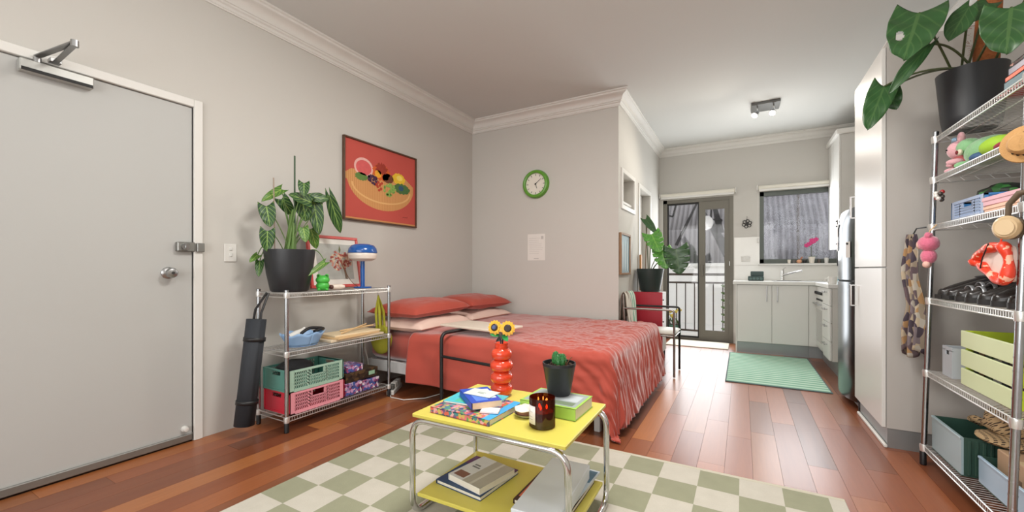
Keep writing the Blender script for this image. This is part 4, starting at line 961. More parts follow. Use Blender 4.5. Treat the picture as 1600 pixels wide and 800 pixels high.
# ------------------------------------------------------------------ chair, towels, red cabinet with monstera
ac = thing('armchair', 'black tubular armchair with pale grey seat at the foot of the bed', 'chair', (-.80, 4.42, 0))
M_tube = mat('dark_chrome_tube', (150, 146, 140), .2, .9)
for y in (-.19, .19):
    MB().tube(rounded([(.225, y, .006), (.225, y, .655), (-.265, y, .655)], .03), .011, 10).tube([(-.235, y, .006), (-.262, y, .80)], .011, 10).build('side_frame', M_tube if y < 0 else mat('black_tube', (34, 32, 32), .35, .4), ac)
    MB().bar((-.24, y, .40), (.225, y, .40), .009, 8).build('seat_rail', M_tube, ac)
for x in (-.24, .225): MB().bar((x, -.19, .40), (x, .19, .40), .009, 8).build('cross_rail', M_tube, ac)
MB().bx(-.25, .235, -.2, .2, .411, .44, .012).build('seat', mat('seat_grey', (196, 192, 182), .5), ac, smooth=50)
MB().bx(-.275, -.25, -.19, .19, .56, .80, .01).build('backrest', mat('back_brown', (112, 100, 86), .6), ac, smooth=50)
def drape(lab, y0, y1, m, drop1, drop2, dx=0.):
    def fn(u, v):
        y = y0+(y1-y0)*u; s = (v-.42)*2; a = s*1.0
        x = -.262+.030*math.tanh(a*6)+.02*a*abs(a); z = .815-(drop2 if a > 0 else drop1)*max(0, abs(a)-.03)+.006*math.sin(y*60)
        return Vector((x+dx+.008*math.sin(y*45+a*3)*min(1, abs(a)*3), y+.03*a*math.sin(u*9), z))
    o = MB().grid(fn, 24, 26).build('towel', m, smooth=180, solid=.006); o.location = (-.80, 4.42, 0)
    return tag(o, lab, 'towel', 'towels over the chair back')
drape('taupe and cream towel over the armchair back, nearer the bed', -.19, -.02, mat_stripe('towel_taupe', (132, 118, 104), (214, 208, 196), 1, .12, .45), .36, .32)
drape('mint green and white striped towel over the armchair back', -.01, .18, mat_stripe('towel_mint', (128, 174, 150), (222, 222, 212), 1, .05, .5), .3, .36, .004)

rc = thing('red_cabinet', 'low cabinet with a red front and grey sides, plant pot on top', 'cabinet', (-.945, 5.02, 0))
M_redl = mat('red_lacquer', (172, 28, 46), .4, var=.03)
MB().bx(-.16, .15, -.11, .16, .10, .785, .003).build('carcass', mat('cabinet_grey', (170, 164, 156), .5), rc, smooth=0)
MB().bx(-.165, .155, -.125, -.111, .40, .79, .003).build('upper_door', M_redl, rc, smooth=0)
MB().bx(-.165, .12, -.125, -.111, .105, .395, .003).build('lower_door', mat('cream_door', (212, 206, 196), .5), rc, smooth=0)
MB().bx(.122, .155, -.125, -.111, .105, .395, .003).build('red_stile', M_redl, rc, smooth=0)
for x in (-.14, .13):
    for y in (-.09, .14): MB().bx(x-.012, x+.012, y-.012, y+.012, 0, .1).build('leg', M_black, rc, smooth=0)
for z in (.45, .70): MB().lathe([(.008, 0), (.008, .012), (0, .012)], (.15, -.07, z), 10, rot=RY).build('hinge_pin', M_dark, rc)

mp = thing('potted_monstera', 'monstera with split leaves in dark pot on the red cabinet', 'plant', (-.948, 5.02, .791))
O = Vector(mp.location)
MB().lathe([(0, 0), (.105, 0), (.112, .012), (.152, .25), (.154, .268), (.147, .268), (.142, .235), (0, .235)], seg=36).build('pot', mat('dark_green_pot', (40, 50, 48), .4), mp)
MB().lathe([(.142, .237), (.07, .245), (0, .248)], seg=20).build('soil', M_soil, mp)
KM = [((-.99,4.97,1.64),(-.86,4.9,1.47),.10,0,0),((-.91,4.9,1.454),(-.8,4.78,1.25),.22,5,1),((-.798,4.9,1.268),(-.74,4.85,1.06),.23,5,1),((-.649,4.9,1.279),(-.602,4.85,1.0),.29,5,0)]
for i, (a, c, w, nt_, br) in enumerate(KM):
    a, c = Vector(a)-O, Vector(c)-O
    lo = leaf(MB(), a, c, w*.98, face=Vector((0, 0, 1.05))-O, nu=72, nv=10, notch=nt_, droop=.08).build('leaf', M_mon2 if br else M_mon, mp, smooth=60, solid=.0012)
    MB().tube(bow((.01*i-.02, 0, .24), a, .03 if i > 1 else .0), .005, 7).build('leaf_stalk', M_stemd, lo)
MB().tube([(-.06, .02, .2), (-.055, .03, .5), (-.04, .03, .82)], .005, 6).build('support_stake', M_brownwood, mp)
MB().tube(bow((.02, 0, .24), (.13, -.05, .36), .02), .007, 7).build('main_stem', M_stemd, mp)
wbrd = tag(MB().bx(-.02, .0, -.03, .03, 0, .44, .003).build('wooden_board', mat('oak_board', (176, 124, 70), .55, var=.15, vs_=20), smooth=0), 'narrow upright oak board behind the monstera by the doorway', 'board'); wbrd.location = (-1.075, 5.16, .791)
fr = thing('framed_picture', 'wood-framed pale blue picture on kitchen side wall above the chair', 'picture', (XK, 4.46, 1.215))
b = MB()
for y0, y1, za, zb in ((-.205, .205, -.22, -.2), (-.205, .205, .2, .22), (-.205, -.185, -.2, .2), (.185, .205, -.2, .2)): b.bx(.001, .026, y0, y1, za, zb, .002)
b.build('frame', mat('oak_frame', (140, 104, 70), .5, var=.15, vs_=30), fr, smooth=0)
cvp = MB().bx(.001, .012, -.186, .186, -.2, .2).build('print', mat('blue_print', (150, 172, 182), .5, var=.2, vs_=8), fr, smooth=0)
for k in range(7):
    q = [(-.15+.05*k+.01*math.sin(k), -.18), (-.135+.05*k, -.18), (-.12+.045*k, .02), (-.14+.05*k, .16), (-.15+.045*k, .02)]
    MB().prism(q, (.0121, 0, 0), (0, 1, 0), (0, 0, 1), (.0006, 0, 0)).build('printed_branch', mat('pale_branch', (214, 222, 220), .6) if k % 2 else mat('teal_branch', (92, 122, 132), .6), cvp, smooth=0)

# ------------------------------------------------------------------ kitchen
CF, CX = 5.95, .77          # front planes of the two runs
def handle(x, y, z0_, z1_, axis, par):
    b = MB()
    if axis == 'y': b.bx(x-.006, x+.006, y-.034, y-.024, z0_, z1_, .002); [b.bx(x-.004, x+.004, y-.026, y, z, z+.01) for z in (z0_+.01, z1_-.02)]
    else: b.bx(x-.034, x-.024, y-.006, y+.006, z0_, z1_, .002); [b.bx(x-.026, x, y-.004, y+.004, z, z+.01) for z in (z0_+.01, z1_-.02)]
    return b.build('handle', M_steel, par, smooth=0)
sc2 = thing('sink_cabinet', 'white two-door kitchen cabinet under the sink', 'cabinet', (0, 0, 0))
MB().bx(-.075, .685, CF+.002, YB-.005, .14, .735).bx(-.06, .685, CF+.002, CF+.03, .735, .862).bx(-.075, -.06, CF-.016, CF+.002, .0, .862).build('carcass', M_gloss, sc2, smooth=0)
for x0, x1, hx_ in ((-.057, .312, .26), (.316, .68, .37)):
    d = MB().bx(x0, x1, CF-.018, CF, .145, .86, .002).build('door', M_gloss, sc2, smooth=0); handle(hx_, CF-.018, .655, .845, 'y', d)
MB().bx(-.06, .685, CF+.045, CF+.06, 0, .14).build('kickboard', M_kick, sc2, smooth=0)
fl_ = thing('corner_cabinet', 'white corner cabinet between the sink cupboards and the oven', 'cabinet', (0, 0, 0))
MB().bx(.69, XR-.005, CF+.002, YB-.005, .14, .862).bx(CX+.002, XR-.005, 5.935, CF, .14, .862).build('carcass', M_gloss, fl_, smooth=0)
MB().bx(.687, .83, CF+.045, CF+.06, 0, .14).build('kickboard', M_kick, fl_, smooth=0)
MB().bx(.684, CX, CF-.018, CF, .145, .86, .002).build('filler_panel', M_gloss, fl_, smooth=0)
ov = thing('oven', 'white built-in oven with black knobs right of the kitchen corner', 'oven', (0, 0, 0))
MB().bx(CX+.045, CX+.06, 5.475, 5.93, 0, .14).build('kickboard', M_kick, ov, smooth=0)
MB().bx(CX+.002, XR-.005, 5.475, 5.93, .14, .862).build('casing', M_gloss, ov, smooth=0)
cpn = MB().bx(CX-.016, CX, 5.478, 5.927, .72, .855, .002).build('control_panel', M_gloss, ov, smooth=0)
for k in range(6):
    y = 5.90-.075*k
    MB().lathe([(.017, 0), (.015, .02), (0, .02)], (CX-.016, y, .785), 14, rot=Matrix.Rotation(-PI/2, 3, 'Y')).build('knob', M_dark, cpn)
odr = MB().bx(CX-.018, CX, 5.478, 5.927, .17, .71, .003).build('oven_door', M_gloss, ov, smooth=0)
MB().bx(CX-.0195, CX-.018, 5.52, 5.885, .24, .6).build('door_window', mat('oven_glass', (150, 146, 142), .12, coat=.5), odr, smooth=0)
MB().bar((CX-.05, 5.51, .665), (CX-.05, 5.895, .665), .008, 8).bx(CX-.05, CX-.018, 5.53, 5.545, .658, .672).bx(CX-.05, CX-.018, 5.86, 5.875, .658, .672).build('handle', M_steel, odr)
MB().bx(CX-.019, CX-.017, 5.49, 5.915, .700, .718).build('vent_slot', M_dark, ov, smooth=0)
dwr = thing('drawer_cabinet', 'white four-drawer kitchen cabinet between the oven and the fridge', 'cabinet', (0, 0, 0))
MB().bx(CX+.002, XR-.005, 5.075, 5.47, .14, .862).build('carcass', mat('end_panel', (196, 194, 188), .35), dwr, smooth=0)
for k, (z0_, z1_) in enumerate(((.69, .86), (.52, .685), (.335, .515), (.145, .33))):
    d = MB().bx(CX-.018, CX, 5.078, 5.467, z0_, z1_, .002).build('drawer', M_gloss, dwr, smooth=0)
    b = MB(); b.bx(CX-.048, CX-.038, 5.19, 5.36, z1_-.045, z1_-.033, .002).bx(CX-.04, CX-.018, 5.2, 5.21, z1_-.043, z1_-.035).bx(CX-.04, CX-.018, 5.34, 5.35, z1_-.043, z1_-.035); b.build('handle', M_steel, d, smooth=0)
MB().bx(CX+.045, CX+.06, 5.08, 5.472, 0, .14).bx(CX+.06, XR-.01, 5.085, 5.1, 0, .14).build('kickboard', M_kick, dwr, smooth=0)
wt = thing('worktop', 'white L-shaped kitchen worktop over the cabinets', 'worktop', (0, 0, 0))
# L-shaped slab with the sink cut out of it
SX0, SX1, SY0, SY1 = .38, .66, 6.10, 6.44
b = MB(); z0_, z1_ = .864, .900
b.bx(-.105, SX0, CF-.045, YB-.004, z0_, z1_).bx(SX1, XR-.004, CF-.045, YB-.004, z0_, z1_).bx(SX0, SX1, CF-.045, SY0, z0_, z1_).bx(SX0, SX1, SY1, YB-.004, z0_, z1_).bx(CX-.03, XR-.004, 5.065, CF-.045, z0_, z1_)
b.build('slab', M_gloss, wt, smooth=0)
sk = thing('sink', 'stainless steel sink with drainer set in the worktop', 'sink', (0, 0, 0))
b = MB(); b.bx(SX0+.004, SX1-.004, SY0+.004, SY1-.004, .74, .745).bx(SX0+.004, SX0+.01, SY0+.004, SY1-.004, .745, .9).bx(SX1-.01, SX1-.004, SY0+.004, SY1-.004, .745, .9).bx(SX0+.01, SX1-.01, SY0+.004, SY0+.01, .745, .9).bx(SX0+.01, SX1-.01, SY1-.01, SY1-.004, .745, .9)
b.build('bowl', M_steel, sk, smooth=0)
b = MB(); b.bx(.34, SX0+.006, SY0-.02, SY1+.02, .9005, .906, .002).bx(SX1-.006, .88, SY0-.02, SY1+.02, .9005, .906, .002).bx(SX0+.006, SX1-.006, SY0-.02, SY0+.006, .9005, .906).bx(SX0+.006, SX1-.006, SY1-.006, SY1+.02, .9005, .906); b.build('rim', M_steel, sk, smooth=0)
tp = thing('tap', 'chrome mixer tap with a long swivel spout at the sink', 'tap', (.46, 6.475, .9))
MB().lathe([(.026, 0), (.024, .01), (.021, .02), (.021, .12), (.018, .14), (0, .142)], seg=20).build('body', M_chrome, tp)
MB().tube([(.01, -.01, .075), (.13, -.04, .115), (.2, -.06, .135), (.205, -.062, .12)], .011, 10).build('spout', M_chrome, tp)
MB().tube([(0, 0, .135), (.02, -.03, .165), (.03, -.06, .17)], .007, 8).build('lever', M_chrome, tp)
sb = struct(MB().bx(-.1, XR-.005, YB-.008, YB, .9, 1.105).bx(-.1, w0-.002, YB-.008, YB, 1.108, 1.50).build('trim_13', mat('splashback_tile', (226, 224, 218), .18), smooth=0))
ot_ = thing('power_outlet', 'white power outlet on the tiles left of the kitchen window', 'outlet', (.04, YB-.008, 1.16))
MB().bx(-.055, .055, -.01, 0, 0, .075, .003).build('plate', M_white, ot_, smooth=0)
for x in (-.025, .025): MB().bx(x-.008, x+.008, -.013, -.01, .03, .055, .001).build('socket', M_gloss, ot_, smooth=0)
dk = thing('wall_trivet', 'small dark flower-shaped ornament hanging on wall between door and window', 'ornament', (.055, YB, 1.66))
b = MB()
for k in range(6): a = k*PI/3+.3; b.tube([(.012*math.cos(a)+.028*math.cos(a)+.02*math.cos(q*PI/4), -.008, .028+.04*math.sin(a)+.02*math.sin(q*PI/4)) for q in range(8)], .005, 6, closed=True)
b.ball((0, -.008, .028), .014, 10, 8); b.build('petals', M_dark, dk)
MB().tube([(0, -.008, .07), (0, -.006, .125), (0, -.004, .135)], .002, 5).build('hanger', M_dark, dk)
rd = thing('dish_rack', 'dark green box-shaped dish holder on worktop left of tap', 'rack', (.155, 6.32, .9))
MB().bx(-.09, .09, -.03, .05, .0, .06, .006).bx(-.06, .09, .02, .05, .06, .125, .006).build('box_body', mat('bottle_green', (38, 62, 58), .4), rd, smooth=0)
for k in range(4): MB().lathe([(.016, 0), (.016, .025), (0, .025)], (-.06+.04*k, -.028, .028), 10, rot=RXm).build('compartment', mat('teal_dark', (70, 96, 90), .4), rd)

# things on the window sill
SZ = wz0+.001
def cup(lab, x, r, h, m, nm='cup', y=YB-.018, plant=False):
    t = thing(nm, lab, nm.replace('_', ' ').split()[-1], (x, y, SZ), group=None)
    MB().lathe([(0, 0), (r*.75, 0), (r, h), (r*.9, h), (r*.68, .006), (0, .006)], seg=18).build('cup_body', m, t); return t
M_cream = mat('cream_ceramic', (222, 214, 202), .35)
cup('small white cup leftmost on the kitchen window sill', .545, .021, .05, M_cream)
cup('grey tumbler second on the kitchen window sill', .597, .020, .045, mat('smoke_glass', (96, 92, 88), .3))
t = thing('garlic_bulb', 'peach and cream bulb lying on the window sill', 'vegetable', (.655, YB-.018, SZ)); MB().ball((0, 0, .024), (.028, .022, .024), 14, 10, fn=lambda d: 1+.08*math.cos(6*math.atan2(d.y, d.x))).build('bulb', mat('peach_skin', (206, 152, 116), .6), t); MB().bar((.01, 0, .04), (.035, 0, .085), .008, 6).build('neck', mat('copper_skin', (180, 112, 78), .6), t)
cup('dark round pot in the middle of the window sill', .717, .023, .04, M_black, 'small_pot')
orc = thing('orchid', 'pink orchid in a white pot on the kitchen window sill', 'plant', (.79, YB-.02, SZ))
MB().lathe([(0, 0), (.026, 0), (.038, .085), (.034, .085), (.024, .01), (0, .01)], seg=20).build('pot', M_cream, orc)
MB().lathe([(.034, .075), (0, .078)], seg=14).build('soil', M_soil, orc)
MB().tube([(0, 0, .075), (-.005, 0, .2), (.01, -.005, .27), (.05, -.01, .31)], .0034, 6).tube([(0, 0, .2), (-.05, -.005, .235)], .002, 5).build('flower_stem', M_stemd, orc)
for k, (x, z) in enumerate(((-.055, .235), (-.03, .25), (-.005, .27), (.02, .285), (.045, .31), (.0, .30))):
    b = MB()
    for q in range(5): a = q*2*PI/5+k; b.ball((x+.015*math.cos(a), -.012, z+.015*math.sin(a)), (.015, .005, .013), 8, 6)
    b.build('blossom', mat('orchid_pink', (182, 42, 104), .5), orc)
for s in (-1, 1): leaf(MB(), (0, 0, .085), (s*.05, -.02, .10), .025, face=(0, -1, 2), hw='lance', up=1).build('leaf', M_mon, orc, solid=.002)
cup('small dark jar right of the orchid on the window sill', .868, .022, .05, mat('brown_jar', (84, 74, 68), .35), 'small_jar')
cup('white cup rightmost on the kitchen window sill', .945, .026, .07, M_white)

# worktop clutter by the fridge
def jar(lab, x, y, r, h, m, lid, lidh=.015, band=None, nm='canister'):
    t = thing(nm, lab, nm, (x, y, .9005)); MB().lathe([(0, 0), (r, 0), (r, h*.86), (r*.8, h*.95), (r*.8, h)], seg=22).build('jar_body', m, t); MB().lathe([(r*.85, h), (r*.85, h+lidh), (0, h+lidh)], seg=22).build('lid', lid, t)
    if band: MB().lathe([(r+.0008, h*.25), (r+.0008, h*.45)], seg=22, caps=False).build('label', band, t)
    return t
jar('cream canister with tall body on the worktop by fridge', .93, 5.28, .05, .20, mat('cream_tin', (216, 206, 184), .4), mat('tin_lid', (190, 176, 150), .35))
jar('clear jar with dark label band in front of the cream canister', .87, 5.17, .04, .10, mat('clear_jar', (206, 204, 198), .25), M_white, band=M_dark, nm='jar')
jar('pale blue bottle nearest the fridge on the worktop', .885, 5.09, .022, .17, mat('pale_blue_bottle', (176, 196, 204), .25), M_grey, nm='bottle')
jar('slim cream bottle beside the window end of worktop', 1.02, 5.55, .035, .33, mat('oil_bottle', (206, 190, 160), .3), M_white, nm='bottle')
jar('small teal bottle standing by the fridge', .835, 5.10, .018, .085, mat('teal_bottle', (62, 126, 140), .3), M_dark, nm='bottle')
mg = thing('mug', 'white mug with a round handle at the worktop edge', 'mug', (.80, 5.26, .9005)); MB().lathe([(0, 0), (.036, 0), (.036, .075), (.032, .075), (.031, .006), (0, .006)], seg=22).build('mug_body', M_white, mg); MB().tube([(-.034, -.01, .06), (-.06, -.015, .055), (-.062, -.015, .03), (-.034, -.01, .018)], .005, 8).build('handle', M_white, mg)

uc = thing('wall_cabinet', 'white wall cabinet beside the kitchen window', 'cabinet', (0, 0, 0))
MB().bx(.985, XR-.005, 5.95, YB-.005, 1.30, 2.60).build('carcass', mat('cabinet_side', (194, 192, 187), .4), uc, smooth=0)
for y0, y1 in ((5.952, 6.275), (6.279, 6.612)): MB().bx(.967, .984, y0, y1, 1.30, 2.60, .002).build('door', M_gloss, uc, smooth=0)
MB().bx(.94, XR-.005, 5.92, YB-.005, 2.602, 2.66, .008).build('top_moulding', M_white, uc, smooth=0)

# fridge
fg_ = thing('fridge', 'tall stainless fridge with a curved top between the drawers and tall cupboard', 'fridge', (0, 0, 0))
M_fr = mat('fridge_steel', (104, 107, 111), .22, 1, var=.03); FY0, FY1 = 3.88, 4.44
MB().bx(.745, 1.33, FY0, FY1, .03, 1.46, .01).build('body', mat('fridge_grey', (70, 72, 74), .4), fg_, smooth=0)
def fdoor(z0_, z1_, top=False):
    pr_ = []; n = 14
    for i in range(n+1):
        v = i/n; y = FY0+(FY1-FY0)*v; pr_.append((.742-.055*(1-(2*v-1)**2)**.6-.004, y))
    b = MB(); poly = [(.743, FY0), ]+pr_+[(.743, FY1)]
    if not top: b.prism([(x, y) for x, y in poly], (0, 0, z0_), (1, 0, 0), (0, 1, 0), (0, 0, z1_-z0_))
    else:
        L_ = 8; vs_ = []
        for j in range(L_+1):
            f = j/L_; z = z0_+(z1_-z0_)*f; k = 1-.55*max(0, (f-.75)/.25)**2; zz = z
            vs_ += [(.743-(.743-x)*k, y, zz) for x, y in poly]
        q = len(poly); fs = [(j*q+i, j*q+(i+1) % q, (j+1)*q+(i+1) % q, (j+1)*q+i) for j in range(L_) for i in range(q)]+[tuple(range(q)), tuple(L_*q+i for i in range(q))]
        b.add(vs_, fs)
    return b.build('door', M_fr, fg_, smooth=35)
fdoor(.07, .955); d2 = fdoor(.97, 1.515, True)
MB().bx(.75, 1.3, FY0+.01, FY1-.01, 1.46, 1.50, .02).build('top_cap', M_black, fg_, smooth=0)
MB().bx(.72, .76, FY0+.01, FY1-.01, .955, .97).build('door_gap', M_dark, fg_, smooth=0)
for x in (.77, 1.28):
    for y in (FY0+.04, FY1-.04): MB().lathe([(.018, 0), (.018, .03)], (x, y, 0), 10).build('foot', M_black, fg_)
# papers held to the fridge door
for i, (y0, y1, z0_, z1_, m, lab) in enumerate(((4.30, 4.40, 1.32, 1.47, mat('print_beige', (190, 176, 160), .7, var=.3, vs_=40), 'beige photo card at the top of fridge door'), (4.22, 4.31, 1.20, 1.42, mat('print_white', (220, 218, 214), .7), 'tall white note paper in the middle of fridge door'), (4.33, 4.41, 1.08, 1.28, mat('print_grey', (150, 148, 146), .7, var=.4, vs_=50), 'grey printed leaflet low on the fridge door'), (3.93, 3.99, 1.14, 1.26, MC['print_white'], 'pale folded note on fridge door edge by the tall cupboard'))):
    t = thing('fridge_note', lab, 'paper', (0, 0, 0), group='notes on the fridge')
    xf = lambda y: .742-.055*(1-(2*(y-FY0)/(FY1-FY0)-1)**2)**.6-.009
    ym_ = (y0+y1)/2
    b = MB(); b.add([(xf(y0), y0, z0_), (xf(y0)-.0015, y0, z0_), (xf(y1), y1, z0_), (xf(y1)-.0015, y1, z0_), (xf(y0), y0, z1_), (xf(y0)-.0015, y0, z1_), (xf(y1), y1, z1_), (xf(y1)-.0015, y1, z1_)], [(0, 1, 3, 2), (4, 6, 7, 5), (0, 4, 5, 1), (2, 3, 7, 6), (0, 2, 6, 4), (1, 5, 7, 3)])
    b.build('sheet', m, t, smooth=0)
    MB().ball((xf(ym_)-.004, ym_, z1_-.015), .008, 8, 6).build('magnet', M_dark, t)

# tall cupboard
TY0, TY1, TX = 3.195, 3.862, .72
tc_ = thing('tall_cupboard', 'tall white two-door cupboard between the fridge and the wire shelf', 'cupboard', (0, 0, 0))
MB().bx(TX+.022, XR-.004, TY0, TY1, .115, 2.39).build('carcass', mat('cupboard_side', (178, 174, 169), .45, var=.02), tc_, smooth=0)
for z0_, z1_, hz0, hz1 in ((.118, 1.058, .785, .94), (1.066, 2.36, 1.42, 1.58)):
    d = MB().bx(TX, TX+.02, TY0, TY1, z0_, z1_, .002).build('door', M_gloss, tc_, smooth=0)
    b = MB(); y = TY1-.045; b.bx(TX-.036, TX-.026, y-.005, y+.005, hz0, hz1, .002); [b.bx(TX-.03, TX, y-.004, y+.004, z, z+.008) for z in (hz0, hz1-.008)]; b.build('handle', M_chrome, d, smooth=0)
MB().bx(TX+.026, TX+.04, TY0+.004, TY1-.03, 0, .115).bx(TX+.04, XR-.01, TY0+.004, TY0+.018, 0, .115).build('kickboard', M_kick, tc_, smooth=0)
MB().bx(TX+.008, TX+.025, TY0-.01, TY1-.02, 0, .02, .004).build('quad_moulding', mat('white_quad', (214, 212, 206), .4), tc_, smooth=0)
MB().bx(TX+.04, XR-.004, TY0+.02, TY1, 2.392, 2.43).build('top_filler', M_white, tc_, smooth=0)

# ceiling spot fitting
cf = thing('ceiling_spotlight', 'square chrome ceiling fitting with two lit spotlights in the kitchen', 'lamp', (.22, 5.33, ZC))
MB().bx(-.135, .135, -.13, .13, -.028, 0, .004).build('ceiling_plate', mat('plate_steel', (112, 112, 110), .35, .8), cf, smooth=0)
for i, (x, y, d) in enumerate(((-.075, -.07, (-.4, -.55, -.72)), (.075, -.07, (-.2, -.6, -.75)))):
    d = Vector(d).normalized(); a = Vector((x, y, -.028)); e = a+Vector((0, 0, -.055))
    arm = MB().bar(a, e, .007, 8).ball(e, .011, 10, 8).build('swivel', M_chrome, cf)
    Q = d.to_track_quat('Z', 'Y').to_matrix()
    sh = MB().lathe([(.012, -.02), (.027, .0), (.034, .055), (.031, .055), (.024, .004), (0, .004)], e+d*.02, 22, rot=Q).build('spot_shade', M_chrome, cf)
    MB().lathe([(0, .03), (.027, .034), (.028, .046), (0, .05)], e+d*.02, 18, rot=Q).build('bulb', mat('lit_bulb', (255, 244, 224), .5, emit=5), sh)
    l = bpy.data.lights.new('spot_beam', 'SPOT'); l.energy = 34 if i == 0 else 14; l.spot_size = 2.4; l.spot_blend = .7; l.shadow_soft_size = .03; l.color = (1, .92, .8)
    lo = bpy.data.objects.new('spot_beam', l); C.objects.link(lo); lo.location = Vector(cf.location)+e+d*.09; lo.rotation_euler = d.to_track_quat('-Z', 'Y').to_euler()
l = bpy.data.lights.new('kitchen_fill_light', 'POINT'); l.energy = 4; l.shadow_soft_size = .1; l.color = (1, .95, .88)  # added mid-air fill below the fitting, brightens the kitchen end wall
lo = bpy.data.objects.new('kitchen_fill_light', l); C.objects.link(lo); lo.location = (.22, 5.33, 2.3)

# ------------------------------------------------------------------ tall wire shelf contents
DK = .0055
def sz(z): return z+DK
# top tier: big plant and books
bp = thing('potted_monstera', 'large-leaved monstera in big charcoal pot on top of the tall wire shelf', 'plant', (1.012, 2.955, sz(1.75)))
O = Vector(bp.location)
MB().lathe([(0, 0), (.092, 0), (.102, .012), (.110, .06), (.110, .062), (.128, .285), (.129, .30), (.122, .30), (.118, .27), (0, .27)], seg=44).build('pot', M_pot, bp)
MB().lathe([(.118, .272), (.06, .28), (0, .282)], seg=24).build('soil', M_soil, bp)
cp = MB().tube([(.04, -.03, .25), (.04, -.04, .40), (.05, -.05, .66)], [.045, .047, .042], 18)
M_coir = mat('coir_brown', (150, 88, 48), .95, var=.4, vs_=60, bump=1., bs=90)
po_ = cp.build('moss_pole', M_coir, bp)
b = MB()
for k in range(170): a = Rq.random()*6.28; z = .22+.4*Rq.random(); b.bar((.03+.045*math.cos(a), -.03+.045*math.sin(a), z), (.03+.058*math.cos(a+.3), -.03+.058*math.sin(a+.3), z+.02*(Rq.random()-.5)), .0008, 3)
b.build('coir_fibre', M_coir, po_, kind='stuff')
TR = [((.76,2.75,2.316),(.672,2.62,2.059),.20,.05,((.5,.72,.10,.085),)),((.936,2.75,2.292),(.851,2.70,2.14),.091,.1,()),((1.017,2.80,2.31),(.925,2.75,2.22),.079,.1,()),((.942,2.42,2.101),(.905,2.36,1.903),.16,.05,()),((.811,2.80,2.168),(.655,2.75,1.966),.06,.2,()),((.676,2.95,2.049),(.586,2.85,1.814),.119,.1,()),((.699,2.98,2.038),(.724,2.95,1.918),.091,.1,()),((1.10,2.50,2.36),(1.02,2.42,2.25),.14,.1,())]
for i, (a, c, w, dr_, hl) in enumerate(TR):
    a, c = Vector(a)-O, Vector(c)-O
    big = i in (0, 3)
    lo = leaf(MB(), a, c, w*1.08, face=Vector((0, 0, 1.05))-O, up=.15 if big else .3, nu=60 if big else 18, nv=36 if big else 8, droop=dr_, holes=hl, lobe=.2, hw='lance' if i in (1, 4) else None, cup=.3 if i == 4 else .1).build('leaf', M_mon, bp, smooth=60, solid=.0014)
    MB().tube(bow((-.05+.014*i, .02-.012*i, .275), a, .05 if i in (4, 5, 6) else .02), .0052, 7).build('leaf_stalk', M_stemd, lo)
BK = [('thin pink-red book at the bottom of the pile on the top tier', .012, cm('rose_cover', (196, 84, 92))), ('thick teal book in the pile on the top tier', .045, cm('teal_cover', (72, 106, 118))), ('orange-red book in the pile on the top tier', .02, cm('vermilion', (226, 84, 44))), ('lavender grey book near the top of the pile on the top tier', .036, cm('lavender_cover', (164, 160, 172))), ('dark patterned book topmost of the pile on the top tier', .016, patch_mat('dark_mixed_cover', [(70, 40, 44), (160, 70, 60), (60, 80, 76), (190, 150, 140)], 50))]
z = sz(1.75)
for i, (lab, th, m) in enumerate(BK):
    book('book', lab, (1.075+.008*(i % 2), 2.345, z), .25-.012*(i % 3), .30-.015*i, th, .02*(i % 2), m, 'books on the top tier', edge=MC['lavender_cover'] if i == 3 else None); z += th+.0008

# second tier: plush toys and books
Z2 = sz(1.535)
pk = thing('pink_plush', 'pale pink plush toy with round ears and a blue bow on the second tier', 'plush toy', (.98, 2.935, Z2), rz=-.3); pk.scale = (1.08, 1.08, 1.08)
M_pp = mat('plush_pink', (232, 178, 186), .95, var=.08, vs_=30, bump=.8, bs=160, sheen=.6); M_pb = mat('bow_blue', (150, 186, 212), .8)
MB().ball((0, 0, .05), (.042, .045, .05), 18, 12).build('body', mat('plush_red', (176, 92, 92), .95, bump=.6, bs=150, sheen=.4), pk)
hd_ = MB().ball((-.012, 0, .11), (.046, .055, .046), 20, 14).build('head', M_pp, pk)
for s in (-1, 1): MB().ball((-.01, s*.04, .158), (.014, .022, .026), 14, 10).build('ear', M_pp, hd_); MB().ball((-.057, s*.02, .112), .004, 8, 6).build('eye', M_black, hd_); MB().ball((-.03, s*.04, .05), (.03, .014, .014), 10, 8).build('arm', M_pp, pk); MB().ball((-.04, s*.025, .012), (.026, .016, .013), 10, 8).build('leg', M_pp, pk)
b = MB(); b.ball((-.03, .018, .155), (.012, .018, .012), 10, 8).ball((-.03, -.018, .155), (.012, .018, .012), 10, 8).ball((-.034, 0, .155), .007, 8, 6); b.build('bow', M_pb, hd_)
gp = thing('green_plush', 'soft mint green plush toy lying behind the pink plush', 'plush toy', (1.01, 2.79, Z2), rz=.1); gp.scale = (1.12, 1.12, 1.12)
M_pg = mat('plush_mint', (140, 190, 140), .95, var=.08, vs_=30, bump=.8, bs=150, sheen=.5)
MB().ball((.01, 0, .062), (.075, .095, .062), 22, 14).build('body', M_pg, gp)
MB().ball((-.03, .06, .10), (.04, .042, .036), 16, 12).build('head', M_pg, gp)
e = MB().ball((-.068, .045, .075), (.01, .014, .014), 12, 8).build('eye_patch', mat('plush_cream', (226, 212, 190), .9), gp); MB().ball((-.077, .045, .075), (.004, .009, .009), 10, 8).build('eye', mat('plush_maroon', (122, 34, 40), .6), e)
for s in (-1, 1): MB().ball((-.05, s*.06-.01, .018), (.035, .02, .018), 10, 8).build('foot', M_pg, gp)
lg = tag(MB().ball((0, 0, .045), (.06, .075, .045), 20, 12, fn=lambda d: 1+.06*noise.noise(d*3)).build('lime_pouch', mat('lime_plush', (158, 200, 56), .7, bump=.3), smooth=80), 'bright lime green rounded pouch beside the mint green plush', 'pouch'); lg.location = (.975, 2.59, Z2+.0)
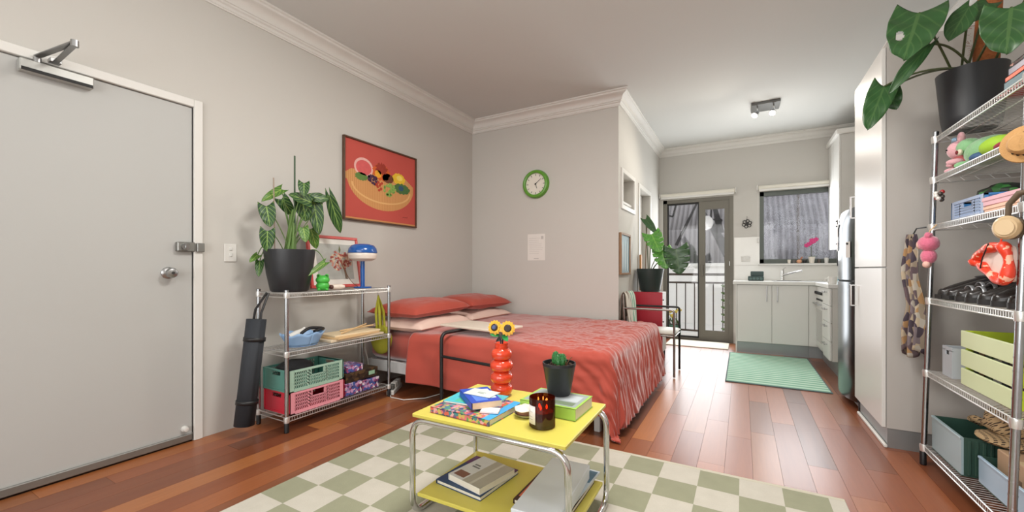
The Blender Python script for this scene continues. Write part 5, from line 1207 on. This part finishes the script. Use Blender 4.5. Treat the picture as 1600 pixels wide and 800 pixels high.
bl = tag(MB().ball((0, 0, .02), (.03, .04, .02), 14, 10).build('blue_pouch', mat('navy_pouch', (62, 92, 130), .7), smooth=80), 'small blue pouch before the lime green pouch', 'pouch'); bl.location = (.935, 2.66, Z2)
for i, (y, th, h, c) in enumerate(((2.46, .028, .17, (120, 86, 124)), (2.43, .024, .19, (74, 142, 138)), (2.404, .022, .18, (96, 160, 150)), (2.376, .026, .2, (112, 60, 84)), (2.345, .03, .19, (62, 66, 92)))):
    t = thing('book', ('purple upright book left of the row on the second tier', 'teal upright book in the row on the second tier', 'pale teal upright book in the row on the second tier', 'plum upright book in the row on second tier', 'slate blue upright book right of the row on second tier')[i], 'book', (1.10, y, Z2), group='upright books on the second tier')
    MB().bx(-.09, .088, -th/2+.002, th/2-.002, .002, h-.002).build('pages', M_paper, t, smooth=0)
    b = MB(); b.bx(-.092, .092, -th/2, -th/2+.002, 0, h).bx(-.092, .092, th/2-.002, th/2, 0, h).bx(-.094, -.09, -th/2, th/2, 0, h); b.build('cover', cm('spine'+'abcde'[i]*2, c), t, smooth=0)
tb = tag(MB().ball((0, 0, .02), (.05, .06, .02), 14, 10).build('red_pouch', mat('crimson_pouch', (150, 44, 60), .7), smooth=80), 'flat crimson pouch lying in front of the upright books', 'pouch'); tb.location = (.96, 2.46, Z2)

# third tier
Z3 = sz(1.285)
crate('lattice_basket', 'pale blue lattice basket on the third tier of tall wire shelf', (1.075, 2.79, Z3), mat('basket_blue', (72, 140, 206), .4), mat('basket_pale', (172, 190, 220), .4), L=.33, D=.27, H=.10).rotation_euler.z = PI
gb = tag(MB().ball((0, 0, 0), (.09, .11, .05), 20, 12, fn=lambda d: 1+.2*noise.noise(d*2.6)).build('camouflage_pouch', patch_mat('dark_green_print', [(40, 96, 44), (30, 44, 34), (60, 120, 60), (24, 30, 28)], 30), smooth=80), 'dark green crumpled pouch heaped in the pale blue basket', 'pouch'); gb.location = (1.06, 2.76, Z3+.105)
bb = tag(MB().ball((0, 0, 0), (.06, .08, .035), 18, 10, fn=lambda d: 1+.15*noise.noise(d*3)).build('black_pouch', M_black, smooth=80), 'black pouch on the third tier behind the pink boxes', 'pouch'); bb.location = (1.2, 2.50, Z3+.036)
for i, (th, m, lab) in enumerate(((.032, cm('peach_box', (236, 190, 160)), 'peach flat box under the pink one on the third tier'), (.038, cm('pink_box', (226, 176, 186)), 'pink flat box on top of the peach one on the third tier'))):
    t = thing('flat_box', lab, 'box', (1.03, 2.42, Z3+.0325*i), rz=.04*i, group='flat boxes on the third tier')
    MB().bx(-.11, .11, -.15, .15, 0, th*.55, .002).build('box_base', m, t, smooth=0); MB().bx(-.113, .113, -.153, .153, th*.5, th-.001, .002).build('lid', m, t, smooth=0)
og = tag(MB().ball((0, 0, .045), (.04, .05, .045), 16, 10).build('orange_pouch', mat('orange_fabric', (228, 142, 40), .7), smooth=80), 'orange round pouch on the flat pink box at the right edge', 'pouch'); og.location = (.99, 2.31, Z3+.0715)
rcx = thing('beaded_charm', 'small red and white beaded charm hanging under the second tier', 'charm', (rx(1.5, -.004), 2.93, 1.50))
MB().bar((0, 0, .008), (0, 0, -.04), .0015, 5).build('cord', M_grey, rcx)
for k in range(9): a = k*2.4; MB().ball((.012*math.cos(a), .012*math.sin(a), -.05-.005*k), .011, 8, 6).build('bead', (mat('bead_red', (176, 40, 40), .3), mat('bead_white', (226, 222, 216), .3), mat('bead_dark', (66, 58, 52), .3))[k % 3], rcx)

# hanging things
pf = thing('pink_keyring_toy', 'fuzzy pink keyring toy hanging from the third tier by the left post', 'plush toy', (rx(1.2, -.035), 2.93, 1.06), rz=-.4)
M_fz = mat('fuzz_pink', (224, 118, 146), .95, var=.15, vs_=80, bump=1., bs=200, sheen=.7)
fz = lambda d: 1+.07*noise.noise(d*9)
MB().ball((0, 0, .058), (.032, .036, .04), 20, 14, fn=fz).build('body', M_fz, pf)
hh = MB().ball((0, 0, .125), (.042, .05, .042), 22, 16, fn=fz).build('head', M_fz, pf)
MB().ball((-.036, .006, .12), (.012, .026, .022), 12, 10).build('face', mat('face_peach', (236, 190, 176), .8), hh)
for s in (-1, 1):
    MB().ball((0, s*.03, .165), (.014, .016, .018), 10, 8, fn=fz).build('ear', M_fz, hh); MB().ball((-.006, s*.018, .016), (.016, .016, .018), 10, 8).build('foot', MC['face_peach'], pf)
MB().tube([(0, 0, .165), (.004, 0, .19), (.03, 0, .222)], .003, 6).build('hanging_cord', M_wood, pf)

M_scarf = patch_mat('scarf_print', [(150, 136, 118), (96, 80, 84), (180, 164, 140), (70, 60, 70), (166, 130, 90), (176, 168, 156), (120, 108, 112)], 42, .85, (1, 1, .55))
def scarf(u, v):
    th = u*2*PI*3.2; w = .026+.03*v**.6*(1-.35*max(0, v-.8)/.2); f = (u-.5)*2
    y = f*w*(1+.15*math.sin(v*9)); x = .020*math.sin(th+v*2)*(.35+v)+.006*math.sin(v*14); z = -.66*v+.025*math.sin(th*.6)*v
    return Vector((x, y+.012*math.sin(v*7), z))
sf = tag(MB().grid(scarf, 40, 40).build('scarf', M_scarf, smooth=180, solid=.004), 'patterned beige and plum scarf hanging from left post of the tall shelf', 'scarf'); sf.location = (.818, 3.075, 1.245); sf.rotation_euler.z = .5
MB().tube([(0, 0, -.02), (.01, -.02, .03), (.035, -.05, .035)], .004, 6).build('hook', M_black, sf)

ht = thing('straw_hat', 'tan hat with dark scalloped band hanging at near end of second tier', 'hat', (.835, 2.06, 1.475), rot=(PI/2, 0, -.75))
M_tan = mat('tan_straw', (190, 146, 92), .8, var=.1, vs_=60, bump=.4, bs=200)
MB().lathe([(.0, .002), (.062, 0), (.06, .003), (.036, .006), (.034, .028), (.026, .036), (0, .038)], seg=36).build('brim_and_crown', M_tan, ht, solid=.003)
for k in range(16): a = 2*PI*k/16; MB().ball((.037*math.cos(a), .037*math.sin(a), .008), .0045, 8, 6).build('band_bead', M_dark, ht)
MB().bar((0, .06, 0), (0, .095, .0), .002, 5).build('hanging_loop', M_dark, ht)

hp = thing('headphones', 'beige over-ear headphones hanging on near post of the tall shelf', 'headphones', (.832, 2.150, 1.21), rz=-.72)
M_bei = mat('beige_plastic', (196, 170, 132), .4); M_bei2 = mat('headband_brown', (92, 76, 58), .6)
MB().tube([(-.01, .012, .0), (-.005, .012, .075), (.02, .012, .11), (.055, .012, .115), (.085, .012, .07), (.09, .012, .0)], [.007, .009, .011, .011, .009, .007], 10).build('headband', M_bei2, hp)
for x in (-.005, .085):
    c = MB().lathe([(0, -.022), (.026, -.02), (.036, -.006), (.037, .006), (.03, .016), (0, .018)], (x, .0, -.01), 26, sy=1.15, rot=RXm).build('ear_cup', M_bei, hp)
    MB().lathe([(.024, 0), (.024, .003), (0, .003)], (x, -.017, -.01), 22, sy=1.15, rot=RXm).build('outer_plate', mat('plate_beige', (206, 182, 146), .35), c)
    MB().lathe([(.035, -.02), (.036, -.036), (.022, -.036)], (x, .0, -.01), 22, sy=1.15, rot=RXm).build('ear_pad', M_bei2, c)

rb = thing('red_bag', 'red and white marbled bag with a black cord hanging below the headphones', 'bag', (.842, 2.275, 1.075), rz=.0)
g = NT('marbled_red'); co = g.coord('Object'); nz_ = g.noise(co, 34, 3)
g.l.new(g.mix(g.math('GREATER_THAN', nz_, .58), (220, 62, 36), (240, 176, 150)), g.p.inputs['Base Color']); g.p.inputs['Roughness'].default_value = .4
ol = [(.145, .012), (.095, .045), (.03, .058), (-.03, .062), (-.075, .055), (-.085, .0), (-.08, -.065), (-.035, -.068), (.02, -.045), (.075, -.018), (.12, -.004)]
# closed outline in (y,z): rim tube and pale lining panel
sm = []
for i in range(len(ol)):
    p0, p1, p2, p3 = [Vector(ol[(i+k) % len(ol)]) for k in (-1, 0, 1, 2)]
    for j in range(4): t_ = j/4; sm.append(.5*((2*p1)+(p2-p0)*t_+(2*p0-5*p1+4*p2-p3)*t_*t_+(3*p1-p0-3*p2+p3)*t_**3))
b = MB(); b.tube([(.004*math.sin(i*.7), p.x, p.y) for i, p in enumerate(sm)], [.0165+.004*math.sin(i*.9) for i in range(len(sm))], 10, closed=True); b.build('bag_rim', g.m, rb, smooth=80)
MB().prism([(p.x, p.y) for p in sm], (.006, 0, 0), (0, 1, 0), (0, 0, 1), (.02, 0, 0)).build('lining', mat('lining_blush', (228, 206, 196), .6), rb, smooth=0)
MB().tube([(-.016, .0, .075), (-.022, .03, .02), (-.018, .058, -.02)], .0022, 6).build('cord', M_black, rb)
MB().tube([(.0, -.04, .07), (.012, -.03, .12), (.03, -.03, .19)], .003, 6).build('hanging_strap', g.m, rb)

# fourth tier: shoes and a cap
Z4 = sz(.893)
def shoe(y, lab, buckle, L=.265, tall=.075, grp='black shoes on the fourth tier'):
    t = thing('shoe', lab, 'shoe', (.885, y, Z4), group=grp)
    def wid(u): return .040*(math.sin(min(1, u*2.2)*PI/2)**.6)*(1-.16*math.sin((u-.25)*PI)) if u > 0 else .0
    def sole(u, v): a = 2*PI*v; return u, a
    b = MB(); ring = []
    for k in range(40):
        a = 2*PI*k/40; c, s = math.cos(a), math.sin(a); u = .5-.5*c; w = .041*abs(s)**.75*(1.0-.12*math.sin(u*PI))*(1 if s >= 0 else -1); ring.append((L*u, w))
    b.prism(ring, (0, 0, 0), (1, 0, 0), (0, 1, 0), (0, 0, .024)); b.build('sole', mat('sole_black', (34, 33, 33), .6), t, smooth=50)
    def up(u, v):
        c = -math.cos(PI*u); xx = L*(.5+.495*c); w = .039*math.sin(PI*u)**.75
        hgt = .03+(tall-.03)*min(1, max(0, (xx/L-.08)/.5))**.8 if xx/L < .6 else tall
        a = PI*v; return Vector((xx, w*math.cos(a), .022+hgt*math.sin(a)**.6*min(1, math.sin(PI*u)*3)))
    b = MB(); b.grid(up, 24, 16); b.build('upper', mat('shoe_leather', (40, 37, 36), .26, var=.2, vs_=20), t, smooth=80)
    def st(x0, w_=.014, m=None, name='strap'):
        bb_ = MB(); bb_.grid(lambda u, v: Vector((x0+w_*(u-.5), .0415*math.cos(PI*v), .024+(.03+(tall-.03)*min(1, max(0, (x0/L-.08)/.5))**.8+.003)*math.sin(PI*v)**.6)), 2, 16)
        return bb_.build(name, m or mat('strap_grey', (170, 172, 176), .28, .5), t, smooth=80, solid=.003)
    if buckle == 1: st(.05); st(.085)
    if buckle == 2:
        for k in range(3): MB().tube([(.07+.022*k, -.022, .06+.008*k), (.08+.022*k, 0, .068+.008*k), (.07+.022*k, .022, .06+.008*k)], .003, 6).build('lace', mat('lace_tan', (176, 156, 120), .7), t)
    if buckle == 0:
        for k in range(5): MB().box((.002+.004*k, 0, .012), (.004, .078, .02), .001).build('tread', M_dark, t, smooth=0)
    return t
for i, (y, k) in enumerate(((2.945, 0), (2.85, 0), (2.745, 1), (2.645, 1), (2.53, 2), (2.42, 2), (2.30, 3))):
    shoe(y, ('black shoe with plain upper, leftmost of the shoe row', 'plain black shoe, second from the left of the shoe row', 'black shoe with grey straps, nearer the plain shoes', 'black shoe with grey straps, nearer the laced shoes', 'black shoe with tan laces, left of its pair', 'black shoe with tan laces, right of its pair', 'tall black boot rightmost of the shoe row')[i], k, tall=.092 if i < 5 else (.10 if i == 5 else .135))
bc = thing('soft_hat', 'black soft hat piled on the shoes below the red bag', 'hat', (1.04, 2.62, Z4+.118))
MB().ball((.02, 0, .02), (.085, .095, .055), 22, 12, fn=lambda d: (1+.06*noise.noise(d*3))*(1 if d.z > -.2 else .85)).build('crown', M_black, bc)
MB().ball((-.07, 0, .0), (.06, .065, .009), 18, 8).build('peak', M_black, bc)

# fifth tier: slatted crate, small box
Z5 = sz(.506)
gc = thing('slatted_crate', 'pale lime wooden slatted crate on the fifth tier', 'crate', (1.065, 2.515, Z5))
M_cl = mat('pale_lime_paint', (206, 216, 172), .55, var=.04); M_cl2 = mat('lime_paint', (176, 196, 40), .55, var=.05)
cl_, cd_ = .215, .165
for z0_ in (0, .088, .176):
    MB().bx(-cd_, -cd_+.01, -cl_, cl_, z0_, z0_+.076, .002).build('slat', M_cl, gc, smooth=0)
    MB().bx(cd_-.01, cd_, -cl_, cl_, z0_, z0_+.076, .002).build('slat', M_cl, gc, smooth=0)
    for y in (-cl_+.002, cl_-.012): MB().bx(-cd_+.011, cd_-.011, y, y+.01, z0_, z0_+.076, .002).build('end_slat', M_cl2, gc, smooth=0)
for x in (-cd_+.011, cd_-.031):
    for y in (-cl_+.013, cl_-.033): MB().bx(x, x+.02, y, y+.02, 0, .25, .002).build('corner_post', M_cl2, gc, smooth=0)
MB().bx(-cd_+.011, cd_-.011, -cl_+.013, cl_-.013, .001, .008).build('base_board', M_cl, gc, smooth=0)
for i, (y, th, h, c) in enumerate(((2.36, .05, .16, (96, 52, 56)), (2.42, .045, .18, (40, 44, 50)), (2.48, .06, .15, (206, 206, 202)), (2.55, .05, .19, (74, 92, 60)), (2.61, .045, .17, (128, 96, 56)), (2.66, .03, .18, (50, 52, 60)))):
    t = thing('book', ('maroon book at near end inside the slatted crate', 'black book second inside the slatted crate', 'white book third inside the slatted crate', 'olive book fourth inside the slatted crate', 'brown book fifth inside the slatted crate', 'slate book at far end inside the slatted crate')[i], 'book', (1.03, y, Z5+.0095), group='books inside the slatted crate')
    MB().bx(-.10, .1, -th/2+.003, th/2-.003, .002, h-.002).build('pages', M_paper, t, smooth=0)
    MB().bx(-.103, .103, -th/2, -th/2+.003, 0, h).bx(-.103, .103, th/2-.003, th/2, 0, h).bx(-.105, -.102, -th/2, th/2, 0, h).build('cover', cm('cratebook'+'abcdef'[i]*2, c), t, smooth=0)
rg = thing('lime_ring', 'glossy lime ring-shaped roll sticking out of the slatted crate', 'ring', (1.02, 2.375, Z5+.262), rot=(1.35, .2, .5))
MB().tube([(.062*math.cos(2*PI*k/32), .062*math.sin(2*PI*k/32), 0) for k in range(32)], .016, 10, closed=True).build('ring_body', mat('lime_gloss', (192, 206, 62), .25), rg)
gx = thing('grey_box', 'small pale grey box with a hand hole on the fifth tier', 'box', (1.01, 2.88, Z5), rz=.0)
b = MB(); M_gb = mat('pale_grey_board', (178, 184, 190), .6)
b.bx(-.11, -.104, -.055, .055, 0, .11).bx(-.11, -.104, -.055, -.022, .11, .135).bx(-.11, -.104, .022, .055, .11, .135).bx(-.11, -.104, -.055, .055, .132, .15).bx(.104, .11, -.055, .055, 0, .15).bx(-.104, .104, -.055, -.049, 0, .15).bx(-.104, .104, .049, .055, 0, .15).bx(-.104, .104, -.049, .049, 0, .006)
b.build('box_body', M_gb, gx, smooth=0)
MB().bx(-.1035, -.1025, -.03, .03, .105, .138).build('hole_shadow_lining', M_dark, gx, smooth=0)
bt_ = jar('clear bottle with a pink cap behind the slatted crate', 1.20, 2.255, .03, .26, mat('clear_plastic', (196, 204, 212), .2), mat('pink_cap', (226, 150, 170), .4), nm='bottle'); bt_.location.z = Z5

# bottom tier: bins
Z6 = sz(.104)
bn = thing('storage_bin', 'dark green storage bin with ribbed end and pale front on the bottom tier', 'bin', (1.06, 2.80, Z6))
M_bin = mat('bin_green', (44, 72, 62), .4); M_binf = mat('bin_satin_front', (150, 170, 176), .3, var=.05)
x0, x1, y0, y1, h = -.19, .19, -.165, .165, .175
MB().bx(x0, x1, y0, y1, 0, .006).build('base_panel', M_bin, bn, smooth=0)
MB().bx(x0, x0+.008, y0, y1, .006, h).bx(x0-.004, x0, y0, y1, h-.012, h, .002).build('front_panel', M_binf, bn, smooth=0, label='pale satin front panel')
MB().bx(x1-.008, x1, y0, y1, .006, h).bx(x0+.008, x1-.008, y1-.008, y1, .006, h).build('side_panel', M_bin, bn, smooth=0)
e = MB().bx(x0+.008, x1-.008, y0, y0+.008, .006, h).build('ribbed_end', M_bin, bn, smooth=0)
b = MB(); k = x0+.02
while k < x1-.02: b.bx(k, k+.012, y0-.005, y0, .01, h-.01, .002); k += .024
b.build('rib', M_bin, e, smooth=0)
kb = thing('woven_bag', 'brown and cream checked cloth bag slumped over the dark green bin', 'bag', (1.08, 2.70, Z6+.19))
g = NT('check_weave'); co = g.coord('Object'); x_, y_, z_ = g.sep(co)
def fr_(s, p): return g.math('GREATER_THAN', g.math('FRACT', g.math('ADD', g.math('DIVIDE', s, p), 50.)), .5)
chk = g.math('MULTIPLY', fr_(g.math('ADD', y_, z_), .016), fr_(g.math('SUBTRACT', x_, g.math('MULTIPLY', z_, .8)), .016))
g.l.new(g.mix(chk, (168, 142, 106), (58, 44, 36)), g.p.inputs['Base Color']); g.p.inputs['Roughness'].default_value = .9; g.bump(g.noise(co, 160), .4, .004)
MB().ball((0, -.01, .06), (.11, .12, .085), 30, 20, fn=lambda d: 1+.22*noise.noise(d*2.2)).build('bag_body', g.m, kb, smooth=80)
MB().ball((-.04, -.06, .0), (.12, .13, .022), 26, 10, fn=lambda d: 1+.1*noise.noise(d*4)).build('bag_flap', g.m, kb, smooth=80)
MB().tube([(-.06, .10, .015), (-.1, .13, .03), (-.1, .16, .02), (-.06, .17, .0)], .016, 10).build('bag_strap', g.m, kb)
trb = thing('storage_tray', 'pale blue-grey open tray at the near end of bottom tier', 'tray', (1.075, 2.40, Z6))
M_tray = mat('tray_blue', (160, 184, 204), .3, var=.04)
x0, x1, y0, y1, h = -.165, .175, -.19, .19, .12
b = MB(); b.bx(x0, x1, y0, y1, 0, .006).bx(x1-.006, x1, y0, y1, .006, h).bx(x0+.006, x1-.006, y0, y0+.006, .006, h).bx(x0+.006, x1-.006, y1-.006, y1, .006, h); b.build('tray_body', M_bin, trb, smooth=0)
MB().bx(x0, x0+.006, y0, y1, .006, h).bx(x0-.004, x0, y0, y1, h-.01, h, .002).build('front_panel', M_tray, trb, smooth=0, label='pale blue front panel')
kx = thing('cardboard_box', 'small brown cardboard box standing in the pale tray', 'box', (1.085, 2.40, Z6+.0065))
M_card = mat('cardboard', (176, 146, 118), .8, var=.06, vs_=20)
MB().bx(-.13, .13, -.16, .16, 0, .165, .003).build('box_body', M_card, kx, smooth=0)
MB().bx(-.1312, -.1302, -.02, .02, .06, .10).build('printed_mark', mat('card_ink', (124, 100, 82), .8), kx, smooth=0)
MB().bx(-.13, .13, -.025, .025, .1652, .1662).build('tape', mat('box_tape', (196, 174, 140), .4), kx, smooth=0)
